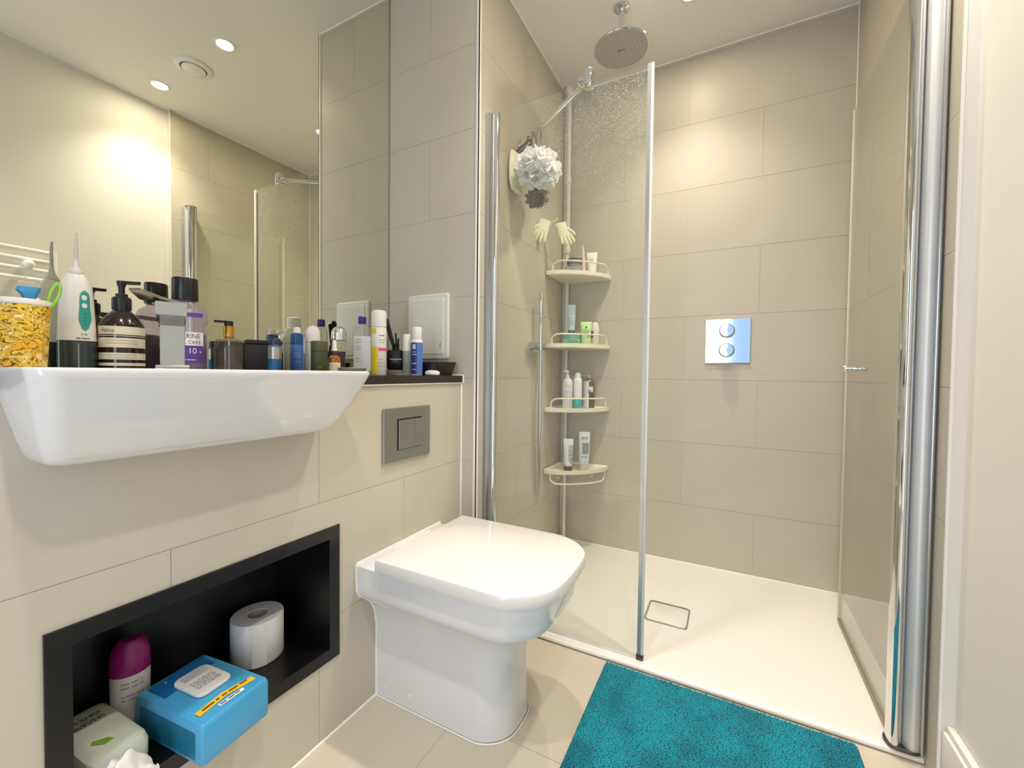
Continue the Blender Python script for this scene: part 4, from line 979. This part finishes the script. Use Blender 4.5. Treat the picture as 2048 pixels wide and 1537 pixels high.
# towel radiator on the painted wall, seen in the mirror
t = thing('towel_radiator', 'white ladder towel radiator on the painted wall', 'radiator', (XP-0.055, 0.54, 0))
M_RAD = mat('white_enamel', (238, 236, 230), 0.25)
for s in (-1, 1): part('upright', MB().tube([(0, s*0.22, 0.62), (0, s*0.22, 1.475)], 0.016, 14), M_RAD, t)
for z in [1.462, 1.418, 1.374, 1.330, 1.22, 1.176, 1.132, 1.088, 0.96, 0.916, 0.872, 0.75, 0.706, 0.662]:
    part('rung', MB().tube([(0, -0.22, z), (0, 0.22, z)], 0.011, 12), M_RAD, t)
for z in (0.75, 1.396):
    part('wall_mount', MB().tube([(0.055, 0.14, z), (-0.004, 0.14, z)], 0.012, 12).ball((-0.016, 0.14, z), 0.020, 16), M_RAD, t)

# ---------------------------------------------------------------- things hanging in the shower
u_ = (Bp-A).normalized()
def bar_at(k): return A+(Bp-A)*k
def netmat(name, rgb):
    m = bpy.data.materials.new(name); m.use_nodes = True; nt = m.node_tree; nt.nodes.clear()
    out = nt.nodes.new('ShaderNodeOutputMaterial'); d_ = nt.nodes.new('ShaderNodeBsdfDiffuse'); tl = nt.nodes.new('ShaderNodeBsdfTranslucent'); mx = nt.nodes.new('ShaderNodeMixShader')
    d_.inputs[0].default_value = lin(rgb); tl.inputs[0].default_value = lin(rgb); mx.inputs[0].default_value = 0.4
    nt.links.new(d_.outputs[0], mx.inputs[1]); nt.links.new(tl.outputs[0], mx.inputs[2]); nt.links.new(mx.outputs[0], out.inputs[0])
    return m
M_PUFF = netmat('white_mesh_net', (250, 250, 248))
def puff(c, R, n, seed, flat_=1.0):
    rnd = random.Random(seed); mb = MB()
    for k in range(n):
        d = Vector((rnd.gauss(0,1), rnd.gauss(0,1), rnd.gauss(0,1))).normalized()
        a = d.orthogonal().normalized(); a = (Matrix.Rotation(rnd.uniform(0, 2*PI), 3, d) @ a); bb = d.cross(a)
        W = rnd.uniform(0.5, 0.85)*R; NU = 12; NV = 4; vs = []
        ph = rnd.uniform(0, 6); sc_ = rnd.uniform(0.78, 1.12)
        for i in range(NU+1):
            ang = -1.25+2.5*i/NU
            for j in range(NV+1):
                rr = R*(0.60+0.40*j/NV)*(1+0.13*math.sin(ang*7+ph)*j/NV)*sc_
                p_ = d*(rr*math.cos(ang*0.62)) + a*(rr*math.sin(ang*0.62)*0.9) + bb*(0.22*R*math.sin(ang*5+ph)*j/NV)
                vs.append((c[0]+p_.x*flat_, c[1]+p_.y, c[2]+p_.z))
        mb.add(vs, [(i*(NV+1)+j, i*(NV+1)+j+1, (i+1)*(NV+1)+j+1, (i+1)*(NV+1)+j) for i in range(NU) for j in range(NV)])
    return mb.ball(c, R*0.70, 20)
M_DKSTRAP = mat('dark_strap', (70, 66, 64), 0.5)
pc = (-0.688, 1.520, 1.728)
q1 = bar_at(0.80)
t = thing('mesh_puff', 'white frilly mesh bath puff hanging from the support bar', 'bath puff', pc)
part('net', puff((0,0,0), 0.080, 75, 2), M_PUFF, t, ang=180)
lo = Vector(pc)
tp = bar_at(0.74)
def loop_pts(top, bottom, rb=0.010):
    v = bottom-top
    return [bottom, bottom+Vector((0.004,0.004,0.02)), top+Vector((0.006,0.008,-0.012)), top+Vector((0.002,0.006,0.0108)), top+Vector((-0.002,-0.004,0.0108)), top+Vector((-0.004,-0.010,-0.010)), bottom+Vector((-0.003,-0.004,0.02)), bottom]
part('hanging_cord', MB().tube([p_-lo for p_ in smooth_path(loop_pts(tp, lo+Vector((0.0, 0.0, 0.05))), 4)], 0.0025, 6), mat('grey_cord', (120, 116, 110), 0.7), t)
pg = (-0.735, 1.625, 1.668)
t = thing('grey_puff', 'brownish grey mesh puff mostly hidden beneath the white bath puff', 'bath puff', pg)
part('net', puff((0,0,0), 0.050, 26, 9), netmat('grey_mesh_net', (150, 140, 130)), t, ang=180)
lo = Vector(pg); tp = bar_at(0.84)
part('hanging_cord', MB().tube([p_-lo for p_ in smooth_path(loop_pts(tp, lo+Vector((0, 0, 0.035))), 4)], 0.0025, 6), mat('grey_cord', (120, 116, 110), 0.7), t)
pm_ = (-0.794, 1.540, 1.752)
t = thing('scrub_mitt', 'cream scrubbing mitt on dark strap beside the white bath puff', 'mitt', pm_)
rings = []
for z, hw, hd in [(-0.090, 0.020, 0.006), (-0.085, 0.040, 0.011), (-0.05, 0.053, 0.014), (0.0, 0.055, 0.015), (0.04, 0.050, 0.013), (0.062, 0.044, 0.011), (0.066, 0.040, 0.008)]:
    rings.append([(hd*math.cos(2*PI*j/24)*(1+0.10*math.sin(5*2*PI*j/24)), hw*math.sin(2*PI*j/24), z) for j in range(24)])
part('pad', MB().loft(rings).move(rz=-0.08), mat('cream_terry', (232, 222, 194), 0.9, bump=0.5, bscale=120), t)
lo = Vector(pm_); tp = bar_at(0.93)
st = MB()
pp = [p_-lo for p_ in smooth_path(loop_pts(tp, lo+Vector((0.0, 0.005, 0.055))), 4)]
st.tube(pp, 0.005, 6)
part('strap', st, M_DKSTRAP, t, label='dark grey strap')

# gloves on a wall hook
t = thing('wall_hook', 'small white stick-on hook holding gloves on the shower wall', 'hook', (XS, 1.875, 1.648))
part('base', MB().lathe([(0.0001, 0.0), (0.012, 0.0), (0.012, 0.004), (0.008, 0.006), (0.0001, 0.006)], n=20).move(ry=PI/2), M_CREAM, t)
part('peg', MB().tube([(0.004, 0, 0), (0.060, 0, 0.0), (0.066, 0, 0.006), (0.067, 0, 0.014)], 0.004, 8), M_CREAM, t)
M_GLOVE = mat('pale_yellow_cotton', (236, 229, 196), 0.85, bump=0.4, bscale=150)
def glove(label, x, y, z, tilt, mirror):
    t = thing('cotton_glove', label, 'glove', (x, y, z), -0.95, 'gloves on the shower wall hook')
    t.scale = (0.9, 0.86, 0.70); mb = MB(); rings = []
    for s, hw, hd in [(0.0, 0.034, 0.008), (0.012, 0.033, 0.009), (0.035, 0.030, 0.009), (0.06, 0.036, 0.0105), (0.085, 0.038, 0.010), (0.096, 0.034, 0.008)]:
        rings.append([(hd*math.cos(2*PI*j/20), hw*math.sin(2*PI*j/20), -s) for j in range(20)])
    mb.loft(rings)
    for k, (yy, ln) in enumerate([(-0.027, 0.044), (-0.0095, 0.056), (0.009, 0.060), (0.027, 0.050)]):
        sp_ = yy*0.25
        mb.tube([(0, yy, -0.085), (0.003, yy+sp_*0.5, -0.095-ln*0.4), (0.005, yy+sp_, -0.095-ln*0.8), (0.005, yy+sp_, -0.095-ln), (0.005, yy+sp_, -0.099-ln)], [0.0095, 0.0092, 0.0085, 0.006, 0.001], 10)
    mb.tube([(0, mirror*0.026, -0.050), (0.003, mirror*0.042, -0.070), (0.004, mirror*0.050, -0.092), (0.004, mirror*0.052, -0.100), (0.004, mirror*0.0525, -0.104)], [0.012, 0.0105, 0.0095, 0.006, 0.001], 10)
    part('hand', mb.move(rx=tilt), M_GLOVE, t)
    return t
glove('cream cotton glove hanging on the shower wall, farther from the corner pole', -0.778, 1.812, 1.637, -0.30, -1)
glove('cream cotton glove hanging on the shower wall, close to the corner pole', -0.736, 1.885, 1.640, 0.36, 1)

# ---------------------------------------------------------------- shower shelf contents
def S(name, label, cat, shelf, x, y, turn=0.0):
    return thing(name, label, cat, (x, y, SHZ[shelf]-0.0055), face_cam(x, y, turn))
# top shelf
t = S('lidded_jar', 'clear lidded jar with dark screw lid on the top shower shelf', 'jar', 0, -0.710, 2.025)
bottle(t, [(0.040, 0), (0.043, 0.003), (0.043, 0.048), (0.036, 0.054)], glassmat('jar_clear', (0.85, 0.88, 0.86), haze=0.4, haze_rgb=(206, 206, 196)))
part('lid', MB().lathe([(0.037, 0.054), (0.038, 0.055), (0.038, 0.080), (0.034, 0.084), (0.0001, 0.085)], n=30), mat('slate_lid', (92, 96, 96), 0.4), t)
t = S('pink_stick', 'pale pink pointed plastic stick on the top shower shelf', 'stick', 0, -0.662, 2.030)
part('stick_body', MB().tube([(0, 0, 0), (-0.002, 0, 0.06), (-0.005, 0, 0.115), (-0.008, 0, 0.150)], [0.009, 0.009, 0.007, 0.002], 12), mat('pale_pink', (228, 200, 188), 0.4), t)
part('base_cap', MB().lathe([(0.0095, 0.0), (0.0098, 0.002), (0.0098, 0.02), (0.0090, 0.022)], n=16), mat('pale_pink', (228, 200, 188), 0.4), t)
def squeeze(t, w_, d_, h, m, cap_m, cap_h, cap_r):
    rings = []
    for i in range(9):
        u = i/8; z = cap_h+u*(h-cap_h)
        hw = w_/2*(0.78+0.22*u); hd = max(0.0012, d_/2*(1-u)**0.6)
        rings.append([(hw*math.cos(2*PI*j/24), hd*math.sin(2*PI*j/24), z) for j in range(24)])
    part('tube_body', MB().loft(rings), m, t)
    part('cap', MB().lathe([(cap_r*0.95, 0), (cap_r, 0.002), (cap_r*0.98, cap_h-0.001)], n=24), cap_m, t)
t = S('white_tube', 'white squeeze tube standing on its cap on the top shower shelf', 'tube', 0, -0.632, 2.066)
squeeze(t, 0.056, 0.036, 0.118, mat('white_tube_plastic', (236, 230, 214), 0.4), M_WPLAST, 0.018, 0.018)
dashes(lambda x, y: (x, -0.0155, 0.07+y), [0.012, 0.005, -0.006], 0.016, 0.003, M_GREYPRINT, t, seed=30)
# second shelf
t = S('green_tub', 'mint green round tub under the pale blue tube on the shower shelf', 'tub', 1, -0.712, 2.020)
bottle(t, [(0.042, 0), (0.045, 0.003), (0.046, 0.036)], mat('mint_plastic', (140, 200, 168), 0.3))
part('lid', MB().lathe([(0.0470, 0.0365), (0.0475, 0.038), (0.0475, 0.056), (0.045, 0.059), (0.0001, 0.059)], n=32), mat('mint_lid', (112, 178, 150), 0.35), t)
dashes(cyl(0.0455, 0.020), [0.006, -0.002], 0.05, 0.005, mat('dark_mint', (60, 130, 104), 0.5), t, seed=31)
t = thing('pale_blue_tube', 'pale blue squeeze tube standing on its dark cap atop the mint tub', 'tube', (-0.720, 2.025, SHZ[1]-0.0055+0.0595), face_cam(-0.72, 2.025))
squeeze(t, 0.042, 0.032, 0.150, mat('ice_blue_plastic', (192, 206, 212), 0.35), mat('steel_cap', (92, 106, 116), 0.4), 0.020, 0.0175)
dashes(lambda x, y: (x, -0.0150, 0.06+y), [0.020, 0.006, -0.004, -0.012], 0.020, 0.003, M_GREYPRINT, t, seed=32)
t = S('lime_tube', 'pale lime squeeze tube with green emblem on the shower shelf', 'tube', 1, -0.640, 2.015)
squeeze(t, 0.058, 0.036, 0.118, mat('pale_lime', (196, 226, 160), 0.4), mat('pale_lime_cap', (208, 230, 178), 0.4), 0.038, 0.024)
dashes(lambda x, y: (x, -0.0165, 0.065+y), [0.008, 0.002, -0.004], 0.028, 0.0035, mat('grass_print', (96, 176, 96), 0.5), t, seed=33)
part('emblem', MB().lathe([(0.0001, 0.0), (0.005, 0.0), (0.005, 0.001)], n=12).move((0, -0.0140, 0.090), rx=PI/2), mat('dark_green_print', (50, 110, 60), 0.5), t)
t = S('white_lotion', 'white oval lotion bottle with dark emblem beside the lime tube', 'bottle', 1, -0.618, 2.092)
bottle(t, [(0.018, 0), (0.020, 0.003), (0.0215, 0.08), (0.020, 0.105), (0.013, 0.120), (0.0001, 0.124)], M_WPLAST, sy=0.75)
part('emblem', shell(0.0215, 0.045, 0.078, -1.5, -0.35, 8, 0.75), mat('slate_print', (92, 104, 108), 0.5), t)
# third shelf
def pump_top(t, z, m, r=0.011):
    pm = part('pump', MB().lathe([(r, z), (r, z+0.012), (0.004, z+0.014), (0.004, z+0.028), (0.006, z+0.030), (0.006, z+0.036), (0.0001, z+0.037)], n=18), m, t)
    part('spout', MB().box((-0.020, -0.004, z+0.029), (0.0, 0.004, z+0.036), 0.001), m, pm)
t = S('white_pump_bottle', 'white pump bottle farthest from the back wall on the third shower shelf', 'bottle', 2, -0.722, 1.985)
bottle(t, [(0.023, 0), (0.025, 0.003), (0.025, 0.135), (0.022, 0.146), (0.012, 0.152), (0.010, 0.156)], mat('lilac_white', (226, 222, 224), 0.35))
pump_top(t, 0.156, M_CREAM, 0.009)
dashes(cyl(0.025, 0.10), [0.02, 0.012, -0.01, -0.02], 0.024, 0.002, M_GREYPRINT, t, seed=34)
t = S('foam_can', 'white aerosol can with turquoise base between the third shelf bottles', 'can', 2, -0.678, 2.010)
bottle(t, [(0.0215, 0.048), (0.0215, 0.140), (0.020, 0.150), (0.015, 0.156)], mat('cool_white', (228, 230, 232), 0.3))
part('base_band', MB().lathe([(0.0205, 0.0), (0.0218, 0.002), (0.0218, 0.048)], n=28), mat('turquoise_print', (60, 176, 182), 0.35), t, label='turquoise base')
part('cap', MB().lathe([(0.0155, 0.156), (0.0155, 0.166), (0.012, 0.180), (0.0001, 0.184)], n=22), M_WPLAST, t)
t = S('brown_pump_bottle', 'dark brown pump bottle with white label on the third shower shelf', 'bottle', 2, -0.640, 2.076)
bottle(t, [(0.027, 0), (0.029, 0.003), (0.029, 0.128), (0.025, 0.142), (0.014, 0.150), (0.011, 0.154)], mat('plum_bottle', (96, 70, 66), 0.25))
part('label', shell(0.029, 0.004, 0.140, -1.3, 0.0, 12), mat('pale_label', (226, 220, 216), 0.45), t)
part('label', shell(0.029, 0.085, 0.112, 0.0, 0.8, 8), mat('pale_label', (226, 220, 216), 0.45), t)
dashes(cyl(0.0292, 0.085, 0.1), [0.006, -0.002], 0.016, 0.005, M_DARKPRINT, t, seed=35)
pump_top(t, 0.154, mat('amber_pump', (196, 160, 128), 0.3), 0.011)
# bottom shelf
t = S('capped_tube', 'white squeeze tube standing on dark cap on the lowest shower shelf', 'tube', 3, -0.705, 1.960)
squeeze(t, 0.050, 0.036, 0.160, mat('cool_white', (228, 230, 232), 0.3), mat('charcoal_cap', (70, 72, 72), 0.4), 0.026, 0.021)
dashes(lambda x, y: (0.012+y, -0.0155, 0.085+x), [0.006, 0.0, -0.007], 0.09, 0.004, M_GREYPRINT, t, seed=36)
t = S('shampoo_bottle', 'white rectangular shampoo bottle with grey picture on the lowest shower shelf', 'bottle', 3, -0.640, 2.010, 0.1)
boxbottle(t, [(0.042, 0.028, 0.010, 0.030), (0.050, 0.032, 0.012, 0.05), (0.058, 0.034, 0.012, 0.185), (0.056, 0.030, 0.010, 0.192)], mat('pearl_white', (222, 224, 220), 0.35))
part('cap', MB().loft([[(x, y, z) for x, y in rrect(0.046, 0.030, 0.012)] for z in (0.0, 0.029)]), mat('translucent_cap', (212, 208, 190), 0.35), t)
part('picture', MB().loft([[(-0.010, -0.0172, 0.085), (0.020, -0.0172, 0.085)], [(-0.012, -0.0175, 0.14), (0.022, -0.0175, 0.14)]], False, False, closed=False), mat('grey_picture', (140, 146, 146), 0.5, var=0.5, scale=60), t)
dashes(lambda x, y: (x, -0.0180, 0.16+y), [0.008, 0.0], 0.03, 0.004, M_GREYPRINT, t, seed=37)
dashes(lambda x, y: (x, -0.0176, 0.07+y), [0.0], 0.034, 0.004, M_GREYPRINT, t, seed=38)
